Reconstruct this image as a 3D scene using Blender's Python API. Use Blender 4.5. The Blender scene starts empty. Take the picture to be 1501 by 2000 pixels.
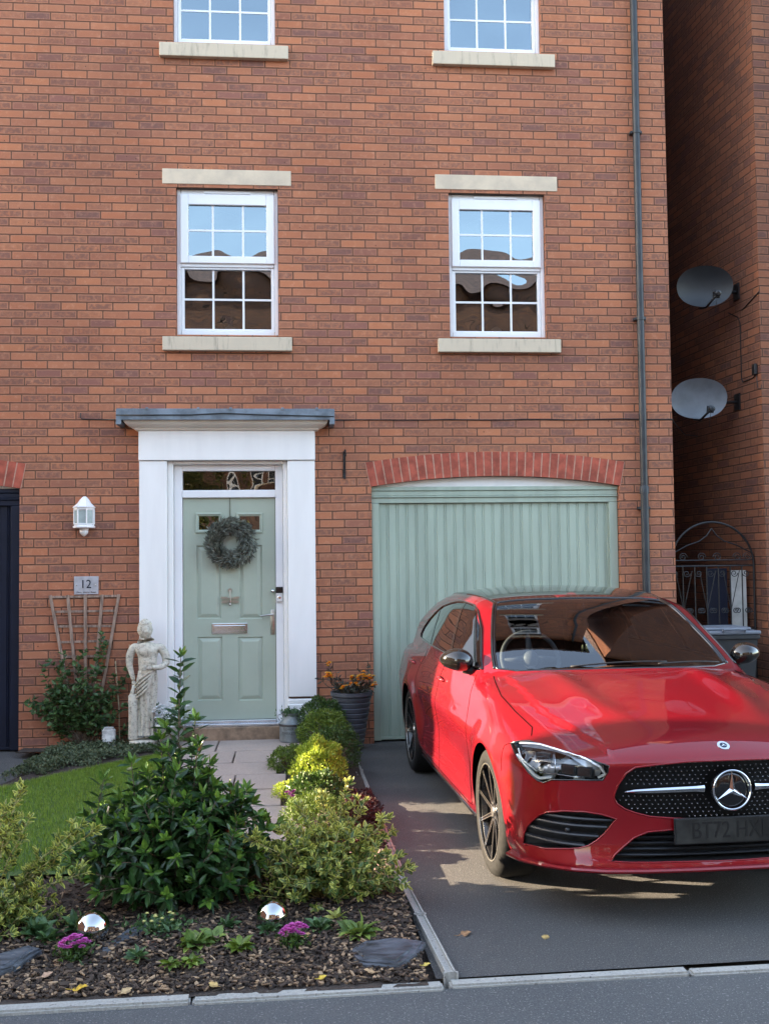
import bpy, bmesh, math, random
import numpy as np
from mathutils import Vector, Matrix
from mathutils.geometry import tessellate_polygon

# ------------------------------------------------------------------ camera
sc = bpy.context.scene
CAM_P, CAM_YAW, CAM_R = 0.0450062, 0.0900553, -0.0113293
CAM_LOC = Vector((0.0, -9.5, 1.6403))
_F = Vector((math.sin(CAM_YAW)*math.cos(CAM_P), math.cos(CAM_YAW)*math.cos(CAM_P), math.sin(CAM_P)))
_Rt = Vector((math.cos(CAM_YAW), -math.sin(CAM_YAW), 0)); _U = _Rt.cross(_F)
_R2 = _Rt*math.cos(CAM_R)+_U*math.sin(CAM_R); _U2 = -_Rt*math.sin(CAM_R)+_U*math.cos(CAM_R)
cd = bpy.data.cameras.new('camera'); cam = bpy.data.objects.new('camera', cd)
sc.collection.objects.link(cam)
M = Matrix((( _R2.x,_U2.x,-_F.x,0),(_R2.y,_U2.y,-_F.y,0),(_R2.z,_U2.z,-_F.z,0),(0,0,0,1)))
cam.matrix_world = Matrix.Translation(CAM_LOC) @ M
cd.sensor_fit = 'VERTICAL'; cd.sensor_height = 24.0; cd.lens = 24.78
cd.clip_start = 0.1; cd.clip_end = 500
sc.camera = cam

# ------------------------------------------------------------------ sky, sun, exposure
SUN_EL, SUN_TILT = 15.0, 8.0       # sun low in the -X direction, slightly behind the facade plane
w = bpy.data.worlds.new('World'); sc.world = w; w.use_nodes = True
nt = w.node_tree; nt.nodes.clear()
sky = nt.nodes.new('ShaderNodeTexSky'); sky.sky_type = 'NISHITA'; sky.sun_disc = False
sky.sun_elevation = math.radians(SUN_EL); sky.sun_rotation = math.radians(-90+SUN_TILT)
sky.altitude = 50; sky.air_density = 1.0; sky.dust_density = 1.5; sky.ozone_density = 1.0
bg = nt.nodes.new('ShaderNodeBackground'); bg.inputs[1].default_value = 0.15
wo = nt.nodes.new('ShaderNodeOutputWorld')
hs = nt.nodes.new('ShaderNodeHueSaturation'); hs.inputs['Saturation'].default_value = 0.80
nt.links.new(sky.outputs[0], hs.inputs['Color']); nt.links.new(hs.outputs[0], bg.inputs[0]); nt.links.new(bg.outputs[0], wo.inputs[0])
sd = bpy.data.lights.new('sun', 'SUN'); sd.energy = 5.0; sd.angle = math.radians(0.5); sd.color = (1.0, 0.80, 0.56)
sun = bpy.data.objects.new('sun', sd); sc.collection.objects.link(sun)
_e, _a = math.radians(SUN_EL), math.radians(SUN_TILT)
SUN_DIR = Vector((-math.cos(_e)*math.cos(_a), math.cos(_e)*math.sin(_a), math.sin(_e)))
sun.rotation_euler = SUN_DIR.to_track_quat('Z', 'Y').to_euler(); sun.location = (-6, -4, 6)
sc.view_settings.view_transform = 'Standard'; sc.view_settings.look = 'None'
sc.view_settings.gamma = 1.0; sc.view_settings.exposure = 3.0
sc.render.engine = 'CYCLES'
sc.cycles.max_bounces = 8; sc.cycles.transparent_max_bounces = 12; sc.cycles.use_denoising = True

# ------------------------------------------------------------------ helpers
rnd = random.Random(7); R = np.random.RandomState(11)
COL = sc.collection
ORG = {}                     # world origin of every object (objects are never scaled)
def tag(o, label=None, cat=None, group=None, kind=None):
    if label: o['label'] = label
    if cat: o['category'] = cat
    if group: o['group'] = group
    if kind: o['kind'] = kind
    return o
def thing(name, label, cat, loc, group=None, rz=0.0, local=False):
    o = bpy.data.objects.new(name, None); COL.objects.link(o); o.empty_display_size = .1
    o.location = loc; o.rotation_euler = (0, 0, rz)
    ORG[o.name] = Vector((0,0,0)) if local else Vector(loc)
    return tag(o, label, cat, group)
def mk(name, verts, faces, mats, parent=None, mi=None, smooth=False, base=None, tint=None):
    """one mesh object; verts in world coordinates (or in the local frame of a local thing)"""
    me = bpy.data.meshes.new(name)
    if not isinstance(mats, (list, tuple)): mats = [mats]
    org = ORG[parent.name] if parent else (Vector(base) if base is not None else Vector((0,0,0)))
    V = np.asarray(verts, float).reshape(-1, 3) - np.array(org)
    me.from_pydata(V.tolist(), [], faces if isinstance(faces, list) else faces.tolist())
    for m in mats: me.materials.append(m)
    if mi is not None: me.polygons.foreach_set('material_index', np.asarray(mi, dtype=np.int32))
    if smooth: me.polygons.foreach_set('use_smooth', np.ones(len(me.polygons), dtype=bool))
    if tint is not None:
        at = me.attributes.new('tint', 'FLOAT', 'POINT'); at.data.foreach_set('value', np.asarray(tint, dtype=np.float32))
    me.update()
    o = bpy.data.objects.new(name, me); COL.objects.link(o)
    if parent: o.parent = parent
    else: o.location = org
    ORG[o.name] = org
    return o
class MB:
    """collects shapes of one mesh"""
    def __init__(s): s.v=[]; s.f=[]; s.m=[]; s.n=0; s.sm=False
    def add(s, v, f, m=0):
        v=[tuple(map(float,a)) for a in v]; s.v+=v; s.f+=[tuple(i+s.n for i in q) for q in f]; s.m+=[m]*len(f); s.n+=len(v)
    def box(s, x0,y0,z0, x1,y1,z1, m=0, bev=0.0):
        if bev>0:
            bm=bmesh.new(); bmesh.ops.create_cube(bm,size=1)
            for v in bm.verts: v.co=Vector(((x0+x1)/2+v.co.x*(x1-x0),(y0+y1)/2+v.co.y*(y1-y0),(z0+z1)/2+v.co.z*(z1-z0)))
            bmesh.ops.bevel(bm,geom=bm.edges[:],offset=bev,segments=2,affect='EDGES',profile=.5)
            s.bm(bm,m); return
        v=[(x,y,z) for z in (z0,z1) for y in (y0,y1) for x in (x0,x1)]
        s.add(v,[(0,2,3,1),(4,5,7,6),(0,1,5,4),(2,6,7,3),(0,4,6,2),(1,3,7,5)],m)
    def bm(s,bm,m=0):
        bm.verts.index_update(); s.add([v.co[:] for v in bm.verts],[[v.index for v in f.verts] for f in bm.faces],m); bm.free()
    def tube(s, pts, r, n=10, m=0, caps=True):
        pts=[Vector(p) for p in pts]; rr=r if isinstance(r,(list,tuple,np.ndarray)) else [r]*len(pts)
        t0=(pts[1]-pts[0]).normalized(); up=Vector((0,0,1)) if abs(t0.z)<.9 else Vector((1,0,0))
        a=t0.cross(up).normalized(); v=[]; f=[]
        for i,p in enumerate(pts):
            t=(pts[min(i+1,len(pts)-1)]-pts[max(i-1,0)])
            t=t.normalized() if t.length>1e-9 else t0
            a=(a-t*a.dot(t)); a=a.normalized() if a.length>1e-6 else t.orthogonal().normalized()
            b=t.cross(a)
            for k in range(n):
                th=2*math.pi*k/n; v.append(p+(a*math.cos(th)+b*math.sin(th))*rr[i])
        for i in range(len(pts)-1):
            for k in range(n):
                k2=(k+1)%n; f.append((i*n+k,i*n+k2,(i+1)*n+k2,(i+1)*n+k))
        if caps: f.append(tuple(range(n-1,-1,-1))); f.append(tuple((len(pts)-1)*n+k for k in range(n)))
        s.add(v,f,m)
    def lathe(s, prof, c=(0,0,0), n=32, m=0, axis='z', cap=True):
        v=[];f=[]
        for (r,h) in prof:
            for k in range(n):
                th=2*math.pi*k/n; x,y=r*math.cos(th),r*math.sin(th)
                p={'z':(x,y,h),'y':(x,h,y),'x':(h,x,y)}[axis]; v.append((c[0]+p[0],c[1]+p[1],c[2]+p[2]))
        for i in range(len(prof)-1):
            for k in range(n):
                k2=(k+1)%n; q=(i*n+k,i*n+k2,(i+1)*n+k2,(i+1)*n+k); f.append(q if axis!='y' else q[::-1])
        if cap:
            f.append(tuple(range(n-1,-1,-1)) if axis!='y' else tuple(range(n))); e=[(len(prof)-1)*n+k for k in range(n)]
            f.append(tuple(e) if axis!='y' else tuple(e[::-1]))
        s.add(v,f,m)
    def prism(s, poly, y0, y1, m=0):           # polygon in (x,z), extruded in y
        n=len(poly); v=[(x,y0,z) for x,z in poly]+[(x,y1,z) for x,z in poly]
        tr=tessellate_polygon([[Vector((x,z,0)) for x,z in poly]])
        f=[tuple(t) for t in tr]+[tuple(n+i for i in t[::-1]) for t in tr]
        f+=[(i,(i+1)%n,n+(i+1)%n,n+i) for i in range(n)]
        s.add(v,f,m)
    def sphere(s,c,r,m=0,seg=16,sx=1,sy=1,sz=1):
        bm=bmesh.new(); bmesh.ops.create_uvsphere(bm,u_segments=seg,v_segments=max(6,seg//2),radius=r)
        for v in bm.verts: v.co=Vector((c[0]+v.co.x*sx,c[1]+v.co.y*sy,c[2]+v.co.z*sz))
        s.bm(bm,m)
    def build(s,name,mats,parent=None,smooth=False,base=None,fix=True,auto=None):
        o=mk(name,s.v,s.f,mats,parent,s.m,smooth,base)
        if fix:
            bm=bmesh.new(); bm.from_mesh(o.data); bmesh.ops.recalc_face_normals(bm,faces=bm.faces)
            if auto is not None:
                for f in bm.faces: f.smooth=True
                for e in bm.edges:
                    if len(e.link_faces)==2 and e.calc_face_angle(0)>math.radians(auto): e.smooth=False
            bm.to_mesh(o.data); bm.free()
        return o
def text_mesh(txt, size, xc, y, zc, depth=.002, sx=1.0):
    """front-facing (towards -Y) lettering, centred at xc, zc"""
    c=bpy.data.curves.new('t','FONT'); c.body=txt; c.size=size; c.extrude=depth; c.align_x='CENTER'; c.align_y='CENTER'
    o=bpy.data.objects.new('t',c); COL.objects.link(o); dg=bpy.context.evaluated_depsgraph_get()
    me=bpy.data.meshes.new_from_object(o.evaluated_get(dg)); b=MB()
    b.add([(xc+v.co.x*sx,y-v.co.z,zc+v.co.y) for v in me.vertices],[tuple(p.vertices) for p in me.polygons])
    bpy.data.objects.remove(o); return b

# ------------------------------------------------------------------ materials
def node_mat(name):
    m=bpy.data.materials.new(name); m.use_nodes=True; nt=m.node_tree; b=nt.nodes['Principled BSDF']; return m,nt,b
def N(nt,t,**k):
    n=nt.nodes.new(t)
    for a,b in k.items(): setattr(n,a,b)
    return n
def mth(nt,op,a,b=None,c=None):
    n=nt.nodes.new('ShaderNodeMath'); n.operation=op
    for i,x in enumerate((a,b,c)):
        if x is None: continue
        if hasattr(x,'links'): nt.links.new(x,n.inputs[i])
        else: n.inputs[i].default_value=x
    return n.outputs[0]
def mixc(nt,f,a,b,mode='MIX'):
    n=nt.nodes.new('ShaderNodeMix'); n.data_type='RGBA'; n.blend_type=mode
    for s,x in ((n.inputs[0],f),(n.inputs[6],a),(n.inputs[7],b)):
        if hasattr(x,'links'): nt.links.new(x,s)
        elif isinstance(x,(int,float)): s.default_value=x
        else: s.default_value=(*x,1)
    return n.outputs[2]
def noise(nt,vec,scale,detail=3,rough=.55):
    n=nt.nodes.new('ShaderNodeTexNoise'); n.inputs['Scale'].default_value=scale; n.inputs['Detail'].default_value=detail; n.inputs['Roughness'].default_value=rough
    if vec is not None: nt.links.new(vec,n.inputs['Vector'])
    return n.outputs['Fac']
def ramp(nt,f,lo,hi):
    n=nt.nodes.new('ShaderNodeMapRange'); n.interpolation_type='SMOOTHSTEP'; nt.links.new(f,n.inputs[0]); n.inputs[1].default_value=lo; n.inputs[2].default_value=hi; return n.outputs[0]
def bump(nt,b,h,dist=.002,strength=1.0):
    n=nt.nodes.new('ShaderNodeBump'); n.inputs['Distance'].default_value=dist; n.inputs['Strength'].default_value=strength
    nt.links.new(h,n.inputs['Height']); nt.links.new(n.outputs[0],b.inputs['Normal'])
def mat(name,c,rough=.5,metal=0.,var=.12,scale=8.,bmp=0.,bscale=120.,coat=0.,c2=None,spec=None,stretch=None):
    """general paint/stone/metal: base colour with broad and fine variation and a little relief"""
    m,nt,b=node_mat(name); tc=N(nt,'ShaderNodeTexCoord'); vec=tc.outputs['Object']
    if stretch:
        mp=N(nt,'ShaderNodeMapping'); mp.inputs['Scale'].default_value=stretch; nt.links.new(vec,mp.inputs[0]); vec=mp.outputs[0]
    f=noise(nt,vec,scale,5,.6); c2=c2 or tuple(min(1,x*(1-var*2.2)) for x in c); c1=tuple(min(1,x*(1+var)) for x in c) if c2 is None or var else c
    col=mixc(nt,ramp(nt,f,.3,.7),c1,c2); nt.links.new(col,b.inputs['Base Color'])
    b.inputs['Roughness'].default_value=rough; b.inputs['Metallic'].default_value=metal; b.inputs['Coat Weight'].default_value=coat
    if spec is not None: b.inputs['Specular IOR Level'].default_value=spec
    if bmp: bump(nt,b,noise(nt,vec,bscale,4),bmp)
    return m
def brick_mat(name,seed=0.0,dark=1.0,tone=(1,1,1)):
    m,nt,b=node_mat(name); tc=N(nt,'ShaderNodeTexCoord'); sp=N(nt,'ShaderNodeSeparateXYZ'); nt.links.new(tc.outputs['Object'],sp.inputs[0])
    ge=N(nt,'ShaderNodeNewGeometry'); 
    vt=N(nt,'ShaderNodeVectorTransform'); vt.vector_type='NORMAL'; vt.convert_from='WORLD'; vt.convert_to='OBJECT'; nt.links.new(ge.outputs['True Normal'],vt.inputs[0])
    sn=N(nt,'ShaderNodeSeparateXYZ'); nt.links.new(vt.outputs[0],sn.inputs[0])
    side=mth(nt,'GREATER_THAN',mth(nt,'ABSOLUTE',sn.outputs[0]),.7)
    x=mth(nt,'ADD',mth(nt,'MULTIPLY',sp.outputs[0],mth(nt,'SUBTRACT',1.0,side)),mth(nt,'MULTIPLY',mth(nt,'ADD',sp.outputs[1],.1125),side))
    z=mth(nt,'ADD',sp.outputs[2],.995)     # course line at z = 5.18
    # slightly uneven joints
    wob=noise(nt,tc.outputs['Object'],6.0,2); z=mth(nt,'ADD',z,mth(nt,'MULTIPLY',mth(nt,'SUBTRACT',wob,.5),.006))
    rz=mth(nt,'DIVIDE',z,.075); row=mth(nt,'FLOOR',rz); fz=mth(nt,'FRACT',rz)
    odd=mth(nt,'MODULO',row,2.0)
    wn0=N(nt,'ShaderNodeTexWhiteNoise',noise_dimensions='1D'); nt.links.new(row,wn0.inputs['W'])
    jit=mth(nt,'MULTIPLY',mth(nt,'SUBTRACT',wn0.outputs['Value'],.5),.16)
    rx=mth(nt,'ADD',mth(nt,'ADD',mth(nt,'DIVIDE',x,.225),mth(nt,'MULTIPLY',odd,.5)),jit)
    colx=mth(nt,'FLOOR',rx); fx=mth(nt,'FRACT',rx)
    dz=mth(nt,'MULTIPLY',mth(nt,'MINIMUM',fz,mth(nt,'SUBTRACT',1.0,fz)),.075)
    dx=mth(nt,'MULTIPLY',mth(nt,'MINIMUM',fx,mth(nt,'SUBTRACT',1.0,fx)),.225)
    d=mth(nt,'SUBTRACT',mth(nt,'MINIMUM',dx,dz),mth(nt,'MULTIPLY',noise(nt,tc.outputs['Object'],45.0,3),.003))
    face=ramp(nt,d,.0026,.0058)          # 0 in the joint, 1 on the brick
    cv=N(nt,'ShaderNodeCombineXYZ'); nt.links.new(colx,cv.inputs[0]); nt.links.new(row,cv.inputs[1]); cv.inputs[2].default_value=seed
    wn=N(nt,'ShaderNodeTexWhiteNoise',noise_dimensions='3D'); nt.links.new(cv.outputs[0],wn.inputs['Vector'])
    sep=N(nt,'ShaderNodeSeparateColor'); nt.links.new(wn.outputs['Color'],sep.inputs[0]); r1,r2,r3=sep.outputs
    cr=N(nt,'ShaderNodeValToRGB'); nt.links.new(r1,cr.inputs[0]); cr.color_ramp.interpolation='LINEAR'
    pal=[(0,(.52,.195,.092)),(.2,(.46,.163,.080)),(.4,(.49,.190,.096)),(.58,(.42,.155,.082)),(.72,(.45,.178,.092)),(.86,(.37,.142,.082)),(.95,(.28,.118,.085)),(1,(.30,.125,.092))]
    el=cr.color_ramp.elements; el[0].position=0; el[0].color=(*pal[0][1],1); el[1].position=1; el[1].color=(*pal[-1][1],1)
    for p,c in pal[1:-1]:
        e=el.new(p); e.color=(*c,1)
    # kiln-dark centre with lighter rim on many bricks
    cen=ramp(nt,d,.007,.016); fn=noise(nt,tc.outputs['Object'],28.0,4,.65)
    amt=mth(nt,'MULTIPLY',mth(nt,'MULTIPLY',cen,ramp(nt,r2,.15,.95)),ramp(nt,fn,.30,.58))
    c=mixc(nt,mth(nt,'MULTIPLY',amt,.72),cr.outputs[0],(.165,.090,.072))
    c=mixc(nt,mth(nt,'MULTIPLY',mth(nt,'SUBTRACT',1.0,cen),.42),c,(.56,.24,.14))
    big=noise(nt,tc.outputs['Object'],.7,3); c=mixc(nt,ramp(nt,big,.35,.75),c,(.74,.74,.78),'MULTIPLY')
    fine=noise(nt,tc.outputs['Object'],160.0,3); c=mixc(nt,mth(nt,'MULTIPLY',ramp(nt,fine,.50,.75),.45),c,(.14,.06,.045)); mid=noise(nt,tc.outputs['Object'],17.0,4,.7); c=mixc(nt,mth(nt,'MULTIPLY',ramp(nt,mid,.50,.78),.45),c,(.62,.30,.18))
    pit=N(nt,'ShaderNodeTexVoronoi'); pit.inputs['Scale'].default_value=9.0; nt.links.new(tc.outputs['Object'],pit.inputs['Vector'])
    pm=mth(nt,'LESS_THAN',pit.outputs['Distance'],.055); c=mixc(nt,mth(nt,'MULTIPLY',pm,.75),c,(.05,.025,.025))
    mort=mixc(nt,noise(nt,tc.outputs['Object'],14.0,3),(.19,.088,.052),(.11,.055,.036))
    c=mixc(nt,face,mort,c); hs_=N(nt,'ShaderNodeHueSaturation'); hs_.inputs['Saturation'].default_value=.99; hs_.inputs['Hue'].default_value=.5005; hs_.inputs['Value'].default_value=.94; nt.links.new(c,hs_.inputs['Color']); c=hs_.outputs[0]
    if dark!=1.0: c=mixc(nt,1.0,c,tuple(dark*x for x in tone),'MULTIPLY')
    nt.links.new(c,b.inputs['Base Color']); b.inputs['Roughness'].default_value=.86; b.inputs['Specular IOR Level'].default_value=.3
    h=mth(nt,'ADD',face,mth(nt,'MULTIPLY',fn,.35)); h=mth(nt,'ADD',h,mth(nt,'MULTIPLY',r3,.25)); bump(nt,b,h,.006,1.0)
    return m
def leaf_mat(name,c0,c1,rough=.35,trans=.25,spec=.5,cvar=None):
    """tint attribute: 0 -> c0, 1 -> c1; fine variation; light passes through"""
    m,nt,b=node_mat(name); at=N(nt,'ShaderNodeAttribute',attribute_name='tint')
    c=mixc(nt,at.outputs['Fac'],c0,c1); tc=N(nt,'ShaderNodeTexCoord')
    f=noise(nt,tc.outputs['Object'],25.0,2); c=mixc(nt,ramp(nt,f,.35,.7),c,cvar or (.62,.66,.6),'MULTIPLY')
    nt.links.new(c,b.inputs['Base Color']); b.inputs['Roughness'].default_value=rough; b.inputs['Specular IOR Level'].default_value=spec
    tr=N(nt,'ShaderNodeBsdfTranslucent'); nt.links.new(c,tr.inputs[0]); mx=N(nt,'ShaderNodeMixShader'); mx.inputs[0].default_value=trans
    nt.links.new(b.outputs[0],mx.inputs[1]); nt.links.new(tr.outputs[0],mx.inputs[2]); nt.links.new(mx.outputs[0],nt.nodes['Material Output'].inputs[0])
    return m
def glass_mat(name,ior=1.5,tint=(1,1,1),rough=.0,wav=0.,wscale=2.,boost=1.,coat=(1,1,1)):
    m,nt,b=node_mat(name); nt.nodes.remove(b); gl=N(nt,'ShaderNodeBsdfGlossy'); gl.inputs['Roughness'].default_value=rough; gl.inputs['Color'].default_value=(*coat,1)
    tr=N(nt,'ShaderNodeBsdfTransparent'); tr.inputs[0].default_value=(*tint,1); fr=N(nt,'ShaderNodeFresnel'); fr.inputs[0].default_value=ior
    mx=N(nt,'ShaderNodeMixShader'); f=mth(nt,'MULTIPLY',fr.outputs[0],boost); nt.links.new(mth(nt,'MINIMUM',f,1.0),mx.inputs[0]); nt.links.new(tr.outputs[0],mx.inputs[1]); nt.links.new(gl.outputs[0],mx.inputs[2])
    nt.links.new(mx.outputs[0],nt.nodes['Material Output'].inputs[0])
    if wav:
        tc=N(nt,'ShaderNodeTexCoord'); h=noise(nt,tc.outputs['Object'],wscale,1); bn=N(nt,'ShaderNodeBump'); bn.inputs['Distance'].default_value=wav
        nt.links.new(h,bn.inputs['Height']); nt.links.new(bn.outputs[0],gl.inputs['Normal']); nt.links.new(bn.outputs[0],fr.inputs['Normal'])
    return m
def ground_mat(name,ca,cb,cc,sc1=1.2,sc2=180.,rough=.9,bmp=.004,speck=None,sth=.68):
    m,nt,b=node_mat(name); tc=N(nt,'ShaderNodeTexCoord'); v=tc.outputs['Object']
    c=mixc(nt,ramp(nt,noise(nt,v,sc1,4),.3,.7),ca,cb); f=noise(nt,v,sc2,3,.7); c=mixc(nt,ramp(nt,f,.35,.75),c,cc)
    if speck: c=mixc(nt,mth(nt,'GREATER_THAN',noise(nt,v,sc2*.7,1),sth),c,speck)
    nt.links.new(c,b.inputs['Base Color']); b.inputs['Roughness'].default_value=rough; bump(nt,b,f,bmp); return m
BRICK=brick_mat('brick')
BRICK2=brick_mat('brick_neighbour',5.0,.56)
BRICK3=brick_mat('brown_brick',9.0,.42,(.85,1.05,1.3))
ARCH=mat('arch_brick',(.38,.085,.050),.85,var=.18,scale=9,bmp=.002,bscale=60)
JOINT=mat('arch_joint',(.52,.32,.23),.9,var=.1,scale=30)
STONE=mat('cast_stone',(.60,.50,.37),.85,var=.06,scale=5,bmp=.0012,bscale=90,c2=(.50,.42,.32))
def stained_stone():
    m,nt,b=node_mat('weathered_sill'); tc=N(nt,'ShaderNodeTexCoord'); v=tc.outputs['Object']
    mp=N(nt,'ShaderNodeMapping'); mp.inputs['Scale'].default_value=(22,22,3); nt.links.new(v,mp.inputs[0])
    c=mixc(nt,noise(nt,v,6,4),(.60,.51,.38),(.50,.43,.33)); st=ramp(nt,noise(nt,mp.outputs[0],1.0,5,.7),.50,.78)
    c=mixc(nt,mth(nt,'MULTIPLY',st,.7),c,(.17,.15,.12)); nt.links.new(c,b.inputs['Base Color']); b.inputs['Roughness'].default_value=.85
    bump(nt,b,noise(nt,v,100,3),.0015); return m
SILL=stained_stone()
UPVC=mat('white_upvc',(.78,.78,.79),.28,var=.015,scale=2,spec=.5)
WPAINT=mat('white_paint',(.80,.79,.77),.4,var=.018,scale=1.5,bmp=.0005,bscale=30,stretch=(6,6,1))
SAGE=mat('sage_paint',(.36,.41,.33),.38,var=.035,scale=2.2,bmp=.0003,bscale=80)
SAGE2=mat('sage_garage_paint',(.355,.425,.345),.42,var=.06,scale=1.1,bmp=.0004,bscale=60,stretch=(7,7,1))
NAVY=mat('navy_paint',(.006,.009,.024),.5,spec=.25,var=.1,scale=3)
LEAD=mat('lead_flashing',(.17,.21,.25),.55,var=.2,scale=6,bmp=.002,bscale=14,metal=.2)
PIPE=mat('grey_pipe_plastic',(.030,.036,.042),.42,spec=.35,var=.15,scale=6)
BLACKM=mat('black_iron',(.012,.012,.013),.45,var=.2,scale=20,bmp=.0005,bscale=90)
CHROME=mat('chrome',(.75,.75,.76),.10,metal=1.0,var=.02)
SATIN=mat('satin_metal',(.48,.46,.42),.32,metal=1.0,var=.08,scale=14)
WPANE=glass_mat('window_glass',2.3,(.55,.56,.54),.0,wav=.008,wscale=2.2,boost=1.6,coat=(.74,.90,1.0))
FROST=mat('frosted_glass',(.35,.42,.41),.22,var=.08,scale=10,spec=.8)
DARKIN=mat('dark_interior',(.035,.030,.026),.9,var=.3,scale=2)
TIMBER=mat('weathered_timber',(.32,.22,.165),.85,var=.22,scale=10,bmp=.0015,bscale=40,stretch=(6,6,1))
CONC=ground_mat('concrete_edging',(.34,.33,.30),(.27,.26,.235),(.40,.385,.35),3.,90.,.9,.003,speck=(.16,.15,.14),sth=.70)
# ================================================================== STRUCTURE
def struct(o): o['kind']='structure'; return o
ASPH=ground_mat('asphalt_drive',(.064,.062,.061),(.046,.045,.045),(.135,.13,.125),1.3,150.,.88,.010,speck=(.19,.185,.175),sth=.67)
ROADM=ground_mat('road_asphalt',(.090,.092,.095),(.066,.068,.071),(.13,.13,.128),.8,150.,.9,.010,speck=(.21,.205,.20),sth=.66)
SOIL=ground_mat('dark_soil',(.040,.028,.021),(.028,.019,.015),(.075,.052,.038),2.,60.,.95,.012)
def sheet(name,poly,z,m,sub=0):
    v=[(x,y,z) for x,y in poly]; o=mk(name,v,[tuple(range(len(v)))],m); return struct(o)
sheet('ground',[(-90,-90),(90,-90),(90,90),(-90,90)],-.03,SOIL)
sheet('road',[(-40,-13.0),(40,-13.0),(40,-5.30),(-40,-5.50)],-.008,ROADM)
sheet('opposite_pavement',[(-40,-16.5),(40,-16.5),(40,-13.0),(-40,-13.0)],-.012,CONC)
sheet('driveway',[(.56,-5.32),(4.9,-5.22),(4.9,6.5),(3.5,6.5),(3.5,.12),(.5,.12),(.5,-1.5)],.0,ASPH)
sheet('neighbour_driveway',[(-6.5,-5.35),(-2.6,-5.35),(-2.02,-1.2),(-1.96,-.35),(-2.3,.12),(-6.5,.12)],.0,ASPH)
# planting bed, gently mounded so that it meets the path and lawn
def bedz(x,y):
    t=np.clip((y+5.35)/.6,0,1); return .005+.045*t*t*(3-2*t)+.012*np.sin(x*5.1+y*3.)*np.sin(y*6.3-x*2.)*t
def bed():
    xs=np.linspace(-4.2,.52,120); ys=np.linspace(-5.40,.06,140); v=[];f=[]
    for j,y in enumerate(ys):
        for x in xs:
            lim=-2.02-.16*max(0,(-1.2-y)); xx=max(x,lim if y<-.3 else -2.3)
            v.append((xx,y,float(bedz(xx,y))+.006*rnd.random()))
    n=len(xs)
    for j in range(len(ys)-1):
        for i in range(n-1): f.append((j*n+i,j*n+i+1,(j+1)*n+i+1,(j+1)*n+i))
    return struct(mk('flower_bed_soil',v,f,SOIL,smooth=True))
bed()
# kerb edging along the road: concrete lengths with open joints
def edging(name,a,b,wid,z0,z1,L,m,seed=0):
    a=Vector(a);b=Vector(b);d=(b-a);n=max(1,round(d.length/L));d.normalize();s=Vector((-d.y,d.x,0));mb=MB();r=random.Random(seed)
    for i in range(n):
        t0=(b-a).length*i/n+.004;t1=(b-a).length*(i+1)/n-.004;dz=r.uniform(-.003,.003);sh=r.uniform(-.003,.003)
        bm=bmesh.new();bmesh.ops.create_cube(bm,size=1)
        for v in bm.verts:
            p=a+d*((t0+t1)/2+v.co.x*(t1-t0))+s*(v.co.y*wid+sh);v.co=Vector((p.x,p.y,(z0+z1)/2+v.co.z*(z1-z0)+dz))
        bmesh.ops.bevel(bm,geom=bm.edges[:],offset=.008,segments=2,affect='EDGES');mb.bm(bm)
    return struct(mb.build(name,m))
edging('kerb',(-4.2,-5.50,0),(.58,-5.385,0),.066,-.15,.010,.915,CONC,1)
edging('kerb',(.60,-5.378,0),(5.4,-5.28,0),.062,-.15,.004,.915,CONC,2)
PINKC=ground_mat('pink_concrete_paver',(.34,.20,.165),(.28,.165,.14),(.40,.26,.22),4.,110.,.9,.002)
edging('driveway_edging',(.615,-5.34,0),(.545,-3.95,0),.042,-.1,.024,.915,CONC,3)
edging('driveway_edging',(.545,-3.93,0),(.53,-2.45,0),.060,-.1,.026,.20,PINKC,4)
edging('driveway_edging',(.53,-2.43,0),(.50,-.30,0),.055,-.1,.035,.915,CONC,5)
# garden path of riven slabs
FLAG=ground_mat('sandstone_flag',(.36,.285,.24),(.30,.245,.215),(.42,.34,.29),3.,70.,.85,.002)
def path():
    mb=MB();r=random.Random(4)
    rows=[(-.62,-.09,[-1.02,-.62,.10]),(-1.14,-.64,[-1.0,-.45,-.07]),(-1.62,-1.16,[-.98,-.62,-.10]),(-2.12,-1.64,[-.95,-.40,-.03]),(-2.62,-2.14,[-.92,-.55,-.06]),(-3.10,-2.64,[-.85,-.35,.02]),(-3.48,-3.12,[-.75,-.30,.10])]
    for y0,y1,xs in rows:
        for x0,x1 in zip(xs[:-1],xs[1:]):
            mb.box(x0+.006,y0+.006,.03,x1-.006,y1-.006,.082+r.uniform(-.004,.004),bev=.006)
    o=struct(mb.build('garden_path',FLAG))
    mb=MB()
    for y0,y1,xs in [(-3.98,-3.72,[-.05,.23,.50]),(-4.26,-4.0,[.0,.26,.50])]:
        for x0,x1 in zip(xs[:-1],xs[1:]): mb.box(x0+.005,y0+.005,.0,x1-.005,y1-.005,.082,bev=.005)
    struct(mb.build('paved_strip',PINKC))
path()
# lawn base
def lawn_edge(y): return -2.10-.12*max(0,-1.6-y), -.86+.05*math.sin(y*2.)   # x range
LAWNB=ground_mat('lawn_base',(.050,.095,.018),(.040,.080,.016),(.075,.13,.03),2.,90.,.95,.01)
def lawn():
    v=[];f=[];n=2
    ys=np.linspace(-4.0,-.55,40)
    for y in ys:
        a,b=lawn_edge(y); t=(y+2.2)/1.65
        if y>-2.2: a=a+(max(0,y+2.2))**1.5*.62
        v+= [(a,y,.085),(b,y,.085)]
    for j in range(len(ys)-1): f.append((2*j,2*j+1,2*j+3,2*j+2))
    struct(mk('lawn',v,f,LAWNB))
lawn()

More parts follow.
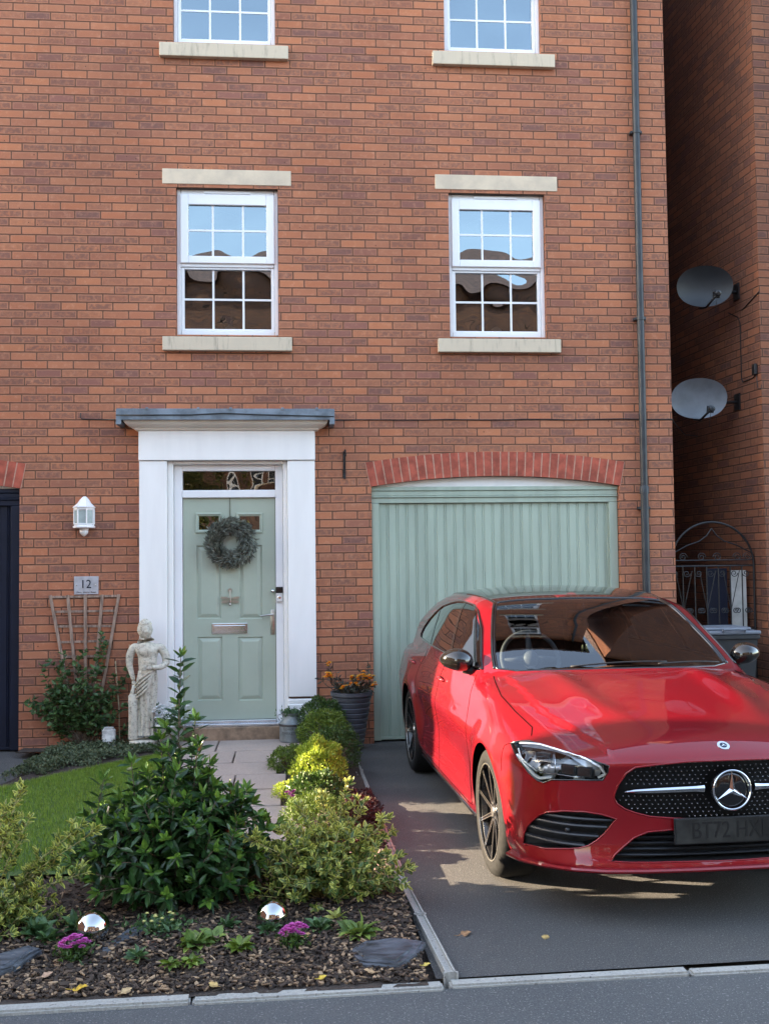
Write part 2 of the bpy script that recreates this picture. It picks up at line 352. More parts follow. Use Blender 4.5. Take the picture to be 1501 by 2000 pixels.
# ------------------------------------------------------------------ the brick house
house=thing('brick_house','red brick terraced house with white door surround, sage doors and stone sills','house',(0.6,0.0,0))
WX0,WX1,WH=-6.3,3.548,8.0
openings=[]
def arch_poly(x0,x1,zs,rise,z0=-.1):
    xc=(x0+x1)/2;hw=(x1-x0)/2;Rr=(hw*hw+rise*rise)/(2*rise);a=math.asin(hw/Rr);pts=[(x0,z0),(x1,z0)]
    for k in range(25):
        t=a-2*a*k/24; pts.append((xc+Rr*math.sin(t),zs-(Rr-rise)+Rr*math.cos(t)-0))
    return pts
GAR=arch_poly(.742,3.030,2.300,.092)
NGAR=arch_poly(-4.64,-2.348,2.300,.092)
DOORO=[(-1.02,-.1),(-.042,-.1),(-.042,2.53),(-1.02,2.53)]
WINS=[(-.990,3.672,.910),(1.480,3.672,.900),(-1.014,6.345,.920),(1.463,6.345,.910)]
WHH=1.338
openings=[GAR,NGAR,DOORO]+[[(x,z),(x+w_,z),(x+w_,z+WHH),(x,z+WHH)] for x,z,w_ in WINS]
def build_wall():
    bm=bmesh.new()
    def loop(pts,y=0.0):
        vs=[bm.verts.new((x,y,z)) for x,z in pts]; es=[bm.edges.new((vs[i],vs[(i+1)%len(vs)])) for i in range(len(vs))]; return vs,es
    E_=[]; _,e=loop([(WX0,-.12),(WX1,-.12),(WX1,WH),(WX0,WH)]); E_+=e
    hs=[]
    for p in openings:
        q=[(a,max(b,-.1)) for a,b in p]
        vs,e=loop(q); E_+=e; hs.append(vs)
    bmesh.ops.triangle_fill(bm,use_beauty=True,edges=E_)
    for vs in hs:
        vb=[bm.verts.new((v.co.x,.16,v.co.z)) for v in vs]
        for i in range(len(vs)): bm.faces.new((vs[i],vs[(i+1)%len(vs)],vb[(i+1)%len(vs)],vb[i]))
    # side and back walls
    a=[(WX1,0,-.12),(WX1,9,-.12),(WX1,9,WH),(WX1,0,WH)]; bm.faces.new([bm.verts.new(p) for p in a])
    a=[(WX0,0,-.12),(WX0,9,-.12),(WX0,9,WH),(WX0,0,WH)]; bm.faces.new([bm.verts.new(p) for p in a][::-1])
    a=[(WX0,9,-.12),(WX1,9,-.12),(WX1,9,WH),(WX0,9,WH)]; bm.faces.new([bm.verts.new(p) for p in a][::-1])
    bmesh.ops.recalc_face_normals(bm,faces=bm.faces)
    mb=MB(); mb.bm(bm); o=mb.build('wall',BRICK,house,fix=False)
    bm=bmesh.new(); bm.from_mesh(o.data)
    for f in bm.faces:
        c=f.calc_center_median()
        if abs(f.normal.y)>.9 and abs(c.y)<.01 and f.normal.y>0: f.normal_flip()
    bm.to_mesh(o.data); bm.free()
    # dark core so no light leaks through the openings
build_wall()
TILE=mat('roof_tile',(.11,.065,.055),.8,var=.3,scale=6,bmp=.01,bscale=20)
rb=MB(); rb.prism([(0,0)]*0 or [(WX0-.1,WH),(WX1+.1,WH),(WX1+.1,WH+.12),(WX0-.1,WH+.12)],-.35,9.2); 
rb.add([(WX0-.1,-.35,WH+.12),(WX1+.1,-.35,WH+.12),(WX1+.1,4.4,WH+3.2),(WX0-.1,4.4,WH+3.2),(WX0-.1,9.2,WH+.12),(WX1+.1,9.2,WH+.12)],[(0,1,2,3),(3,2,5,4),(0,3,4),(1,5,2)])
rb.build('roof',TILE,house)
# segmental arches of soldier bricks
def voussoirs(x0,x1,name):
    xc=(x0+x1)/2;hw=(x1-x0)/2;rise=.092;Rr=(hw*hw+rise*rise)/(2*rise);a=math.asin(hw/Rr)*1.012;cz=2.300-(Rr-rise);n=31;mb=MB()
    H=.222;dt=2*a/n
    for k in range(n):
        t0=-a+dt*k+dt*.075;t1=-a+dt*(k+1)-dt*.075;y=-.006+rnd.uniform(-.0015,.0015)
        for (s0,s1) in ((t0,t1),):
            # joints fan out: the arch bricks lean a little towards the ends
            P=lambda t,r,l: (xc+r*math.sin(t)+l*math.sin(t)*.9,cz+r*math.cos(t))
            q=[P(s0,Rr+.001,0),P(s1,Rr+.001,0),P(s1,Rr+H,.05),P(s0,Rr+H,.05)]
            mb.prism(q,y,.09,0)
    pts=[];pt2=[]
    for k in range(25):
        t=-a+2*a*k/24; pts.append((xc+Rr*math.sin(t),cz+Rr*math.cos(t)+.0005)); pt2.append((xc+(Rr+H)*math.sin(t)+.05*math.sin(t)*.9,cz+(Rr+H)*math.cos(t)))
    mb.prism(pts+pt2[::-1],-.0032,.08,1)
    mb.build(name,[ARCH,JOINT],house)
voussoirs(.742,3.030,'garage_arch'); voussoirs(-4.64,-2.348,'garage_arch')

# windows ------------------------------------------------------------
def window(x,z,w_,upper):
    def lab(o,t): o['label']=t; return o
    s=w_/.908; Y=.055
    mb=MB(); X=lambda a:x+a*s
    # outer frame
    fw=.038
    for (a,b,c,d) in ((0,0,fw,WHH),(.908-fw,0,.908,WHH),(fw,WHH-.05,.908-fw,WHH),(fw,0,.908-fw,.05),(fw,.628,.908-fw,.672)):
        mb.box(X(a)+.002,Y,z+b+.002,X(c)-.002 if c<.9 else X(c)-.002,Y+.07,z+d-.002,bev=.003)
    fr=mb.build('window',UPVC,house)
    # lower glazing bead + bars
    g=MB()
    g.box(X(fw),Y+.012,z+.05,X(.066),Y+.06,z+.628,bev=.004); g.box(X(.842),Y+.012,z+.05,X(.870),Y+.06,z+.628,bev=.004)
    g.box(X(.066),Y+.012,z+.05,X(.842),Y+.06,z+.068,bev=.004); g.box(X(.066),Y+.012,z+.61,X(.842),Y+.06,z+.628,bev=.004)
    for bx in (.322,.592): g.box(X(bx)-.009,Y+.032,z+.068,X(bx)+.009,Y+.042,z+.61)
    g.box(X(.066),Y+.0325,z+.331,X(.842),Y+.0415,z+.349)
    g.build('lower_sash',UPVC,fr)
    # top hung opening sash, proud of the frame
    g=MB(); dy=-.022; tilt=.060 if upper else 0.0
    zt,zb_=z+1.293,z+.660
    def tb(a,b,c,d,y0,y1,bev=.006):
        m2=MB(); m2.box(X(a),y0,b,X(c),y1,d,bev=bev)
        for i,(px,py,pz) in enumerate(m2.v): m2.v[i]=(px,py-tilt*(zt-pz)/(zt-zb_),pz)
        g.add(m2.v,m2.f)
    tb(.034,zb_,.106,zt,Y+dy,Y+.03); tb(.802,zb_,.874,zt,Y+dy,Y+.03); tb(.106,zt-.098,.802,zt,Y+dy,Y+.03); tb(.106,zb_,.802,zb_+.066,Y+dy,Y+.03)
    for bx in (.322,.592): tb(bx-.009,zb_+.066,bx+.009,zt-.098,Y+.0,Y+.012,0)
    tb(.106,z+.955,.802,z+.973,Y+.0005,Y+.0115,0)
    ts=g.build('opening_sash',UPVC,fr)
    pn=MB(); y=Y+.006
    pn.add([(X(.10),y-tilt*.95,zb_+.06),(X(.81),y-tilt*.95,zb_+.06),(X(.81),y-tilt*.1,zt-.09),(X(.10),y-tilt*.1,zt-.09)],[(0,1,2,3)])
    pn.build('pane',WPANE,fr,fix=False)
    pn=MB(); y=Y+.037; pn.add([(X(.06),y,z+.06),(X(.85),y,z+.06),(X(.85),y,z+.62),(X(.06),y,z+.62)],[(0,1,2,3)]); pn.build('pane',WPANE,fr,fix=False)
    v=MB(); v.box(X(.245),Y-.014,z+1.300,X(.66),Y+.01,z+1.322,bev=.003); v.build('trickle_vent',UPVC,fr)
    c=MB(); c.box(x-.001,Y-.035,z-.026,x+w_+.001,Y+.06,z+.0,bev=.003); c.build('sub_sill',UPVC,fr)
    st=MB(); st.box(x-.118,-.052,z-.150,x+w_+.118,.10,z-.0265,bev=.006); st.build('sill',SILL,fr)
    lt=MB(); lt.box(x-.122,-.006,z+WHH+.036 if False else z+WHH+.030,x+w_+.120,.10,z+WHH+.168,bev=.004); lt.build('lintel',STONE,fr)
    # soffit under the lintel, then the room behind
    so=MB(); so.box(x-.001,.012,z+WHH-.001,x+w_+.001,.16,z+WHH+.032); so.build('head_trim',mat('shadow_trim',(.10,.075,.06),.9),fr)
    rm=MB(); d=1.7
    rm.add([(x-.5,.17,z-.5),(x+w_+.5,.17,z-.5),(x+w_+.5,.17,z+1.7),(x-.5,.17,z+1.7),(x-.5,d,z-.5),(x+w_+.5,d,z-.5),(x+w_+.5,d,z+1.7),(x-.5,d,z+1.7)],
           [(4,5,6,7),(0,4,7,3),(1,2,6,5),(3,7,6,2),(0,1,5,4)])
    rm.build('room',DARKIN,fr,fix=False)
    if not upper:
        # ceiling lamp shade and an ornament on the inner sill, faint behind the glass
        o=MB(); o.lathe([(.02,0),(.17,-.07),(.15,-.10),(.03,-.16)],(X(.42),.45,z+1.26),20); o.build('lamp_shade',mat('shade_cloth',(.16,.15,.13),.8),fr,smooth=True)
        o=MB(); o.sphere((X(.47),.20,z+.085),.055); o.lathe([(.03,0),(.012,.02),(.012,.03)],(X(.47),.20,z+.02),12); o.build('ornament',mat('pale_glassware',(.55,.57,.56),.15),fr,smooth=True)
    return fr
for i,(x,z,w_) in enumerate(WINS): window(x,z,w_,i>1)

# door surround -------------------------------------------------------
def surround():
    mb=MB()
    mb.box(-1.308,-.075,.30,-1.068,.0,2.532,bev=.004); mb.box(-.012,-.075,.44,.232,.0,2.532,bev=.004)     # pilasters
    mb.box(-1.330,-.095,.06,-1.055,.0,.30,bev=.012);  mb.box(-.025,-.095,.06,.250,.0,.38,bev=.012)        # plinths
    mb.box(-1.318,-.083,.30,-1.060,.0,.33,bev=.01);  mb.box(-.020,-.083,.38,.242,.0,.42,bev=.01)
    mb.box(-1.312,-.090,2.536,.235,.0,2.800,bev=.004)                                                        # frieze
    mb.box(-1.068,-.028,.08,-1.018,.10,2.532,bev=.008); mb.box(-.052,-.028,.08,-.012,.10,2.532,bev=.008)    # inner architrave
    mb.box(-1.018,-.028,2.505,-.052,.10,2.532,bev=.006)
    so=mb.build('door_surround',WPAINT,house)
    # cornice: stacked mouldings stepping outward
    mb=MB()
    prof=[(0,.0),(.03,.012),(.035,.03),(.075,.055),(.10,.075),(.105,.09)]
    z0=2.80
    pts=[(0.0,.000),(.018,.004),(.022,.016),(.050,.026),(.082,.044),(.098,.062),(.100,.084)]
    L,Rr_,F=-1.325,.248,-.095
    ring=[]
    for o_,h in pts: ring.append([(L-o_,.0,z0+h),(L-o_,F-o_,z0+h),(Rr_+o_,F-o_,z0+h),(Rr_+o_,.0,z0+h)])
    v=[p for r in ring for p in r]; f=[]
    for i in range(len(ring)-1):
        for k in range(3): f.append((i*4+k,i*4+k+1,(i+1)*4+k+1,(i+1)*4+k))
        f.append((i*4+3,i*4,(i+1)*4,(i+1)*4+3))
    f.append((0,1,2,3)); f.append(tuple(len(v)-4+k for k in (3,2,1,0))); mb.add(v,f)
    mb.build('cornice',mat('cream_paint',(.70,.66,.58),.45,var=.04,scale=3),so)
    mb=MB(); mb.box(-1.475,-.222,2.886,.398,.006,2.892); 
    mb.box(-1.480,-.228,2.876,.402,-.221,2.972,bev=.002)
    mb.box(-1.484,-.232,2.836,-1.440,-.002,2.969,bev=.002); mb.box(.362,-.232,2.836,.406,-.002,2.969,bev=.002)
    mb.box(-1.480,-.221,2.965,.402,.012,2.975)
    for x in (-1.22,-.78,-.05,.25,-.5): mb.box(x-.012,-.236,2.962,x+.012,-.222,2.984,bev=.003)
    mb.build('lead_flashing',LEAD,so)
surround()
def front_door():
    Y=.05
    mb=MB()   # frame with fanlight
    mb.box(-1.016,Y-.02,.19,-.944,Y+.07,2.503,bev=.004); mb.box(-.121,Y-.02,.19,-.054,Y+.07,2.503,bev=.004)
    mb.box(-.944,Y-.02,2.45,-.121,Y+.07,2.503,bev=.004); mb.box(-.944,Y-.03,2.210,-.121,Y+.07,2.278,bev=.006)
    fr=mb.build('door_frame',UPVC,house)
    g=MB(); g.add([(-.944,Y+.03,2.278),(-.121,Y+.03,2.278),(-.121,Y+.03,2.45),(-.944,Y+.03,2.45)],[(0,1,2,3)]); g.build('fanlight_glass',glass_mat('fanlight_glass',2.0,(.45,.45,.42),0,wav=.012,wscale=2.5),fr,fix=False)
    th=MB(); th.box(-1.016,-.055,.190,-.054,Y+.07,.214,bev=.004); th.box(-.944,-.02,.2145,-.121,Y+.03,.238,bev=.003); th.build('threshold',mat('aluminium_sill',(.62,.63,.66),.25,metal=.8,var=.05),fr)
    st=MB(); st.box(-1.05,-.105,.03,-.045,.05,.189,bev=.006); st.build('step_stone',mat('sandstone_step',(.30,.20,.13),.85,var=.25,scale=7,bmp=.002),fr)
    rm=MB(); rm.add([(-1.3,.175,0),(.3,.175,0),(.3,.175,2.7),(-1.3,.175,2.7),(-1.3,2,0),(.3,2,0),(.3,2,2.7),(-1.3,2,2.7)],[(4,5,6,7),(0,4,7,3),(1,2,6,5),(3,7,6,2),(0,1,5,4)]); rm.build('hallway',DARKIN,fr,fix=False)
    # leaf: a sheet with real recessed mouldings
    x0,x1,z0,z1=-.940,-.125,.240,2.208
    recs=[(-.822,-.609,1.131,1.784,0),(-.448,-.244,1.125,1.783,0),(-.816,-.597,.409,.972,0),(-.461,-.239,.401,.965,0)]
    wins=[(-.801,-.624,1.926,2.055),(-.440,-.264,1.922,2.052)]
    xs=sorted({x0,x1,*[v for r in recs for v in r[:2]],*[v for r in wins for v in r[:2]]}); 
    bm=bmesh.new(); E_=[]
    def loop(a,b,c,d,y):
        vs=[bm.verts.new(p) for p in ((a,y,c),(b,y,c),(b,y,d),(a,y,d))]; return vs,[bm.edges.new((vs[i],vs[(i+1)%4])) for i in range(4)]
    _,e=loop(x0,x1,z0,z1,Y); E_+=e; L=[]
    for r in recs+[w_+(1,) for w_ in wins]:
        a,b,c,d=r[:4]
        if r[4]: a-=.030;b+=.030;c-=.030;d+=.022
        vs,e=loop(a,b,c,d,Y); E_+=e; L.append((r,vs,(a,b,c,d)))
    bmesh.ops.triangle_fill(bm,use_beauty=True,edges=E_)
    def rings(vs,box,seq,cap):
        a,b,c,d=box; prev=vs
        for ins,dy in seq:
            nv=[bm.verts.new(p) for p in ((a+ins,Y+dy,c+ins),(b-ins,Y+dy,c+ins),(b-ins,Y+dy,d-ins),(a+ins,Y+dy,d-ins))]
            for i in range(4): bm.faces.new((prev[i],prev[(i+1)%4],nv[(i+1)%4],nv[i]))
            prev=nv
        if cap: bm.faces.new(prev)
    for r,vs,box in L:
        if r[4]: rings(vs,box,[(.003,-.014),(.014,-.016),(.022,-.006),(.0295,-.004),(.030,.014)],False)
        else: rings(vs,box,[(.006,.012),(.012,.013),(.040,.001),(.046,.0)],True)
    mb=MB(); mb.bm(bm); mb.box(x0,Y+.044,z0,x1,Y+.046,1.85,0)
    lf=mb.build('front_door',SAGE,house)
    for a,b,c,d in wins:
        g=MB(); g.add([(a,Y+.010,c),(b,Y+.010,c),(b,Y+.010,d),(a,Y+.010,d)],[(0,1,2,3)]); g.build('door_window',WPANE,lf,fix=False)
    # letterbox
    m=MB(); m.box(-.690,Y-.012,.998,-.376,Y+.002,1.090,bev=.004); m.box(-.672,Y-.019,1.018,-.394,Y-.010,1.072,bev=.004); m.build('letterbox',CHROME,lf)
    # lever handle on a long plate
    m=MB(); m.box(-.170,Y-.010,.985,-.134,Y+.001,1.205,bev=.004); m.tube([(-.152,Y-.008,1.165),(-.152,Y-.045,1.165),(-.165,Y-.052,1.163),(-.262,Y-.050,1.150)],.0085,10); m.lathe([(.011,0),(.011,.012)],(-.152,Y-.022,1.04),14,axis='y'); m.build('handle',SATIN,lf,auto=35)
    m=MB(); m.lathe([(.016,0),(.016,.010),(.006,.02),(.006,.028),(.014,.034),(.014,.040)][::-1] and [(.016,.0),(.016,-.010),(.007,-.014),(.007,-.026),(.015,-.034),(.010,-.042)],(-.150,Y,1.372),16,axis='y'); m.build('door_knob',CHROME,lf,smooth=True)
    # dragonfly knocker
    m=MB(); c=Vector((-.527,Y-.012,1.298))
    m.tube([c+Vector((0,0,.085)),c+Vector((0,-.004,.05)),c+Vector((0,-.006,.0)),c+Vector((0,-.004,-.03))],[.004,.005,.009,.007],10)
    m.sphere(c+Vector((0,-.004,-.040)),.012,seg=10); m.lathe([(.018,0),(.018,.006),(.008,.010)],(c.x,Y-.012,c.z+.085),12,axis='y')
    for sx in (-1,1):
        for (dz,ll,an) in ((.012,.082,.10),(-.010,.076,-.14)):
            p=[]; 
            for k in range(12):
                t=2*math.pi*k/12; xx=ll/2+ll/2*math.cos(t); zz=.011*math.sin(t)*(1+.3*math.cos(t)); p.append((c.x+sx*(xx*math.cos(an)+.004),c.z+dz+zz+xx*math.sin(an)*1))
            m.prism(p if sx>0 else p[::-1],Y-.020,Y-.016)
    m.build('knocker',SATIN,lf,auto=40)
    return lf
front_door()
bell=MB(); bell.box(-.121,-.002+.028-.02,1.276,-.060,.032,1.352,0,bev=.004); bell.box(-.121,.0045,1.354,-.060,.032,1.408,1,bev=.004); bell.lathe([(.014,0),(.014,-.003),(.010,-.004)],(-.0905,.008,1.315),16,m=2,axis='y')
tag(bell.build('video_doorbell',[mat('doorbell_white',(.62,.60,.58),.35),mat('doorbell_black',(.01,.01,.012),.12),CHROME],base=(-.09,.0,1.276)),'small white and black video doorbell on the door frame','doorbell')

# garage doors --------------------------------------------------------
def garage_door(x0,x1,m,name,vis_label):
    Y=.062
    mb=MB()
    fl=.070
    mb.box(x0+.004,Y-.012,.015,x0+fl,Y+.07,2.150,bev=.005); mb.box(x1-fl-.015,Y-.012,.015,x1-.004,Y+.07,2.150,bev=.005)
    for (a,b,dy) in ((2.152,2.200,-.006),(2.202,2.216,-.020),(2.218,2.262,-.012),(2.264,2.300,-.024)): mb.box(x0+.003,Y+dy,a,x1-.003,Y+.07,b,bev=.004)
    fr=mb.build('garage_frame',m,house)
    w=MB(); p=arch_poly(x0+.003,x1-.003,2.302,.088,2.303); w.prism(p[2:],Y+.005,Y+.05); w.build('arch_board',WPAINT,fr)
    # ribbed panel profile
    a,b=x0+fl+.008,x1-fl-.023; pr=[]; n=24; pitch=(b-a)/n
    for k in range(n):
        s=a+k*pitch
        pr+=[(s,.0),(s+pitch*.60,.0),(s+pitch*.65,.0065),(s+pitch*.72,.0065),(s+pitch*.78,.001),(s+pitch*.85,.0065),(s+pitch*.93,.0065),(s+pitch*.985,.0)]
    pr.append((b,0.)); z0,z1=.045,2.148
    v=[];f=[]
    for x,dy in pr: v+=[(x,Y+.022+dy,z0),(x,Y+.022+dy,z1)]
    for i in range(len(pr)-1): f.append((2*i,2*i+2,2*i+3,2*i+1))
    mb=MB(); mb.add(v,f); mb.box(a,Y+.034,z0,b,Y+.05,z1)
    mb.box(a-.006,Y+.012,z0-.026,b+.006,Y+.045,z0-.001,bev=.003); mb.box(a-.006,Y+.012,z0,a-.0005,Y+.045,z1); mb.box(b+.0005,Y+.012,z0,b+.006,Y+.045,z1)
    d=mb.build('garage_door',m,house,fix=False); d['label']=vis_label
    bm=bmesh.new(); bm.from_mesh(d.data); bmesh.ops.recalc_face_normals(bm,faces=bm.faces); bm.to_mesh(d.data); bm.free()
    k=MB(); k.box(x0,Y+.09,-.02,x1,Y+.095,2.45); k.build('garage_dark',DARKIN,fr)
garage_door(.742,3.030,SAGE2,'garage','sage green vertically ribbed garage door behind the car')
garage_door(-4.64,-2.348,NAVY,'garage','dark navy ribbed garage door at the left edge')
# rainwater pipe
mb=MB(); px,py=3.248,-.058
mb.tube([(px,py,.0),(px,py,2.262)],.036,20); mb.tube([(px,py,2.262),(px,py,7.95)],.033,20)
for z in (2.262,): mb.lathe([(.0375,-.045),(.042,-.045),(.042,.02),(.036,.03)],(px,py,z),20,cap=False)
for z in (2.088,3.842,5.598,7.35): mb.box(px-.055,py+.0,z-.012,px+.055,.0,z+.012,bev=.002); mb.lathe([(.035,-.014),(.040,-.014),(.040,.014),(.035,.014)],(px,py,z),20,cap=False)
mb.build('downpipe',PIPE,house,auto=40)

# ------------------------------------------------------------------ neighbour's house across the passage
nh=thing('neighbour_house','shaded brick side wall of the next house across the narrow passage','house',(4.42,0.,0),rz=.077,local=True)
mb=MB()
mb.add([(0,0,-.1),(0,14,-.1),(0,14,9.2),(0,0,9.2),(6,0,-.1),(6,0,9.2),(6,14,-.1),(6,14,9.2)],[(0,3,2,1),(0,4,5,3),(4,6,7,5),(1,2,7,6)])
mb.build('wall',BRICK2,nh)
mb=MB(); mb.add([(-.05,-.3,9.2),(6.2,-.3,9.2),(6.2,7,12.5),(-.05,7,12.5),(-.05,14.3,9.2),(6.2,14.3,9.2)],[(0,1,2,3),(3,2,5,4),(0,3,4),(1,5,2),(0,4,5,1)]); mb.build('roof',TILE,nh)
# ------------------------------------------------------------------ houses over the road (seen reflected in the glass)
def block(name,label,x0,x1,y0,y1,h,ridge,wins,face=1,m=BRICK):
    t=thing(name,label,'house',((x0+x1)/2,y0,0)); b=MB(); b.box(x0,min(y0,y1),-.05,x1,max(y0,y1),h); b.build('wall',m,t)
    r=MB(); ym=(y0+y1)/2; ya,yb=min(y0,y1)-.4,max(y0,y1)+.4; ins=min(2.2,(x1-x0)/3)
    r.add([(x0-.4,ya,h),(x1+.4,ya,h),(x1+.4,yb,h),(x0-.4,yb,h),(x0+ins,ym,h+ridge),(x1-ins,ym,h+ridge)],[(0,1,5,4),(2,3,4,5),(1,2,5),(3,0,4),(0,3,2,1)]); r.build('roof',TILE,t)
    for (wx,wz) in wins:
        yy=y0+.02*face
        f=MB(); f.box(wx-.5,yy-.01,wz,wx+.5,yy+.03,wz+1.3); fw=f.build('window',UPVC,t)
        g=MB()
        for a in (-.42,-.135,.15): 
            for c in (.08,.70): g.box(wx+a,yy+.031,wz+c,wx+a+.265,yy+.036,wz+c+.52)
        g.build('pane',mat('far_pane',(.04,.045,.05),.08),fw)
        s=MB(); s.box(wx-.62,yy-.02,wz-.15,wx+.62,yy+.06,wz); s.build('sill',STONE,fw)
    return t
block('opposite_house','brick house across the road with a hipped roof, seen reflected in the upper windows',-8.5,9.0,-22,-31,10.1,2.2,[(x,z) for x in (-6,-3.4,-.9,2.6,5.4,8) for z in (1.0,3.4,6.4)],m=BRICK3)
block('opposite_house','second brick house across the road, mirrored at the edge of the windscreen',13,26,-22,-31,9.4,2.2,[(x,z) for x in (14.5,17.5,20.5,24) for z in (1.0,3.7,6.0)],m=BRICK3)
# unseen blocks added left of the frame to pass the low sun in bands
# the low sun reaches the drive only through the gap shaped between the two added blocks
def gapY(x): return .1405*(-x+1.0)          # how far the light drifts in Y between x and the car's flank
hl=thing('added_sun_blocker','unseen brick block with a slot, added left of the frame to shade the far drive','house',(-11.5,2,0)); b=MB()
ya=gapY(-12.5)-2.27; yb=gapY(-12.5)-1.20
b.box(-12.5,yb,0,-10.5,9,7.0); b.box(-12.5,ya,3.50,-10.5,yb,7.0); b.box(-12.5,ya,0,-10.5,yb,3.02); b.build('wall',BRICK,hl)  # slot left in the block so low sun strikes the golden shrub
block('added_sun_blocker','unseen nearer brick block, added left of the frame to shade road and bed',-12.5,-10.5,-16,gapY(-10.5)-4.42,7.0,2.0,[])  # second added block, bounding the sun gap on the camera side
b=MB(); b.box(-9.9,-6,0,-9.6,2.5,2.70); tag(b.build('added_shade_wall',BRICK,base=(-9.75,-1.7,0)),'unseen brick wall added left of the frame to block the lowest sun','wall')  # wall added out of view to cut off the lowest sun
# ================================================================== THE CAR (local frame: x rearwards from the front axle, y to the driver's side, z up)
def tab(x,xs,ys):
    # smooth (cubic hermite, monotone-ish) table lookup
    xs=np.asarray(xs,float);ys=np.asarray(ys,float);x=np.clip(x,xs[0],xs[-1])
    i=np.clip(np.searchsorted(xs,x,side='right')-1,0,len(xs)-2)
    d=np.diff(ys)/np.diff(xs)
    m=np.zeros(len(xs));m[1:-1]=(d[:-1]*np.diff(xs)[1:]+d[1:]*np.diff(xs)[:-1])/(xs[2:]-xs[:-2]);m[0]=d[0];m[-1]=d[-1]
    h=xs[i+1]-xs[i];t=(x-xs[i])/h
    return (2*t**3-3*t**2+1)*ys[i]+(t**3-2*t**2+t)*h*m[i]+(-2*t**3+3*t**2)*ys[i+1]+(t**3-t**2)*h*m[i+1]
def smax(a,b,k):
    h=np.clip(.5+.5*(a-b)/k,0,1); return b*(1-h)+a*h+k*h*(1-h)
def smin(a,b,k): return -smax(-a,-b,k)
def sst(x,a,b):
    t=np.clip((x-a)/(b-a),0,1);return t*t*(3-2*t)
def Fcar(P):
    u=P[...,0];v=np.abs(P[...,1]);z=P[...,2]
    # ---- lower body
    W=tab(z,[.14,.20,.26,.34,.46,.60,.68,.74,.80,.86,.92,1.0],[.815,.862,.884,.888,.893,.903,.905,.893,.880,.862,.832,.77])
    for uc in (0,2.729):
        r=np.hypot(u-uc,z-.33); W=W+.022*np.exp(-((r-.36)/.10)**2)*sst(z,.18,.45)
    # sculpted door hollow and tornado line
    W=W-.016*np.exp(-((z-.50-.05*(u-1.3))/.12)**2)*sst(u,.40,.75)*(1-sst(u,2.1,2.5))
    W=W+.010*np.exp(-((z-.245)/.05)**2)*sst(u,.4,.6)*(1-sst(u,2.2,2.4))
    W=W-.03*sst(u,3.0,3.7)-.02*(1-sst(u,-.75,-.1))
    # rear haunch
    W=W+.018*np.exp(-((u-2.8)/.45)**2)*np.exp(-((z-.78)/.12)**2)
    zc=tab(u,[-.98,-.90,-.84,-.75,-.6,-.3,0,.3,.5,.9,1.6,2.6,3.2,3.8],[.70,.755,.785,.812,.842,.89,.932,.968,.985,.985,.97,.985,.985,.96])
    vc=v/.86
    crown=(.03+.085*(1-sst(u,-.85,.35)))*vc**2+.035*vc**6
    cr=tab(u,[-.9,-.52,-.2,.1,.5],[.50,.585,.655,.668,.685])
    bul=.013*(sst(u,-.90,-.75))*(1-sst(u,.40,.6))*(1-sst(v,cr-.012,cr+.012))
    bul=bul+.015*sst(u,-.75,-.1)*(1-sst(u,.3,.6))*np.exp(-((v-(cr*.95-.22))/.085)**2)
    ZH=zc-crown+bul
    A=tab(v,[0,.2,.4,.52,.62,.70,.77,.83,.88,.92,1.0],[0,.006,.028,.055,.092,.138,.205,.30,.43,.62,1.3])
    B=tab(z,[.12,.20,.25,.32,.42,.50,.60,.68,.745,.80,.95],[.10,.015,.0,.022,.032,.028,.022,.012,.006,.04,.25])
    # lip/splitter bulge
    UF=-.925+A+B
    UR=3.763-.25*(v/.9)**4-tab(z,[.2,.45,.6,.8,.9,1.1,1.3],[.10,.02,0,.03,.05,.15,.3])
    f=smax(v-W,z-ZH,.055)
    f=smax(f,(UF-u)*.9,.035)
    f=smax(f,u-UR,.06)
    zb=tab(u,[-.95,-.75,-.5,-.3,.3,2.5,3.2,3.8],[.250,.245,.222,.20,.185,.19,.22,.30])
    f=smax(f,zb-z,.02)
    # ---- cabin
    G=tab(z,[.80,.92,.98,1.1,1.2,1.3,1.38,1.46],[.87,.85,.83,.79,.75,.705,.65,.54])
    G=G-.07*sst(u,1.9,3.6)-.02*(1-sst(u,.6,1.3))
    zr=tab(u,[.3,1.2,1.6,1.95,2.4,2.8,3.1,3.35,3.55,3.72],[1.25,1.395,1.432,1.443,1.425,1.378,1.318,1.24,1.14,.98])
    ZR=zr-.034*(v/.6)**2-.01*(v/.6)**4
    ue=u-.30*v**2-.12*v**4
    zw=tab(ue,[0,.2,.42,.60,.85,1.05,1.2,1.4,1.6,2.0],[.72,.855,.985,1.092,1.230,1.330,1.380,1.420,1.45,1.52])
    c=smax(v-G,z-ZR,.07)
    c=smax(c,(z-zw)*.88,.035)
    c=smax(c,u-(3.70-.35*(z-.95)-.2*(v/.7)**4),.05)
    c=smax(c,.6-z,.03)
    c=smax(c,.35-u,.03)
    return smin(f,c,.022)
def grad(P,e=1.5e-3):
    g=np.stack([Fcar(P+d)-Fcar(P-d) for d in np.eye(3)*e],-1)
    return g/np.maximum(np.linalg.norm(g,axis=-1,keepdims=True),1e-9)
CA=.034
car=thing('parked_car','glossy red estate car with a black roof parked before the sage garage','car',(1.919,-3.973,0),rz=math.pi/2+CA,local=True)
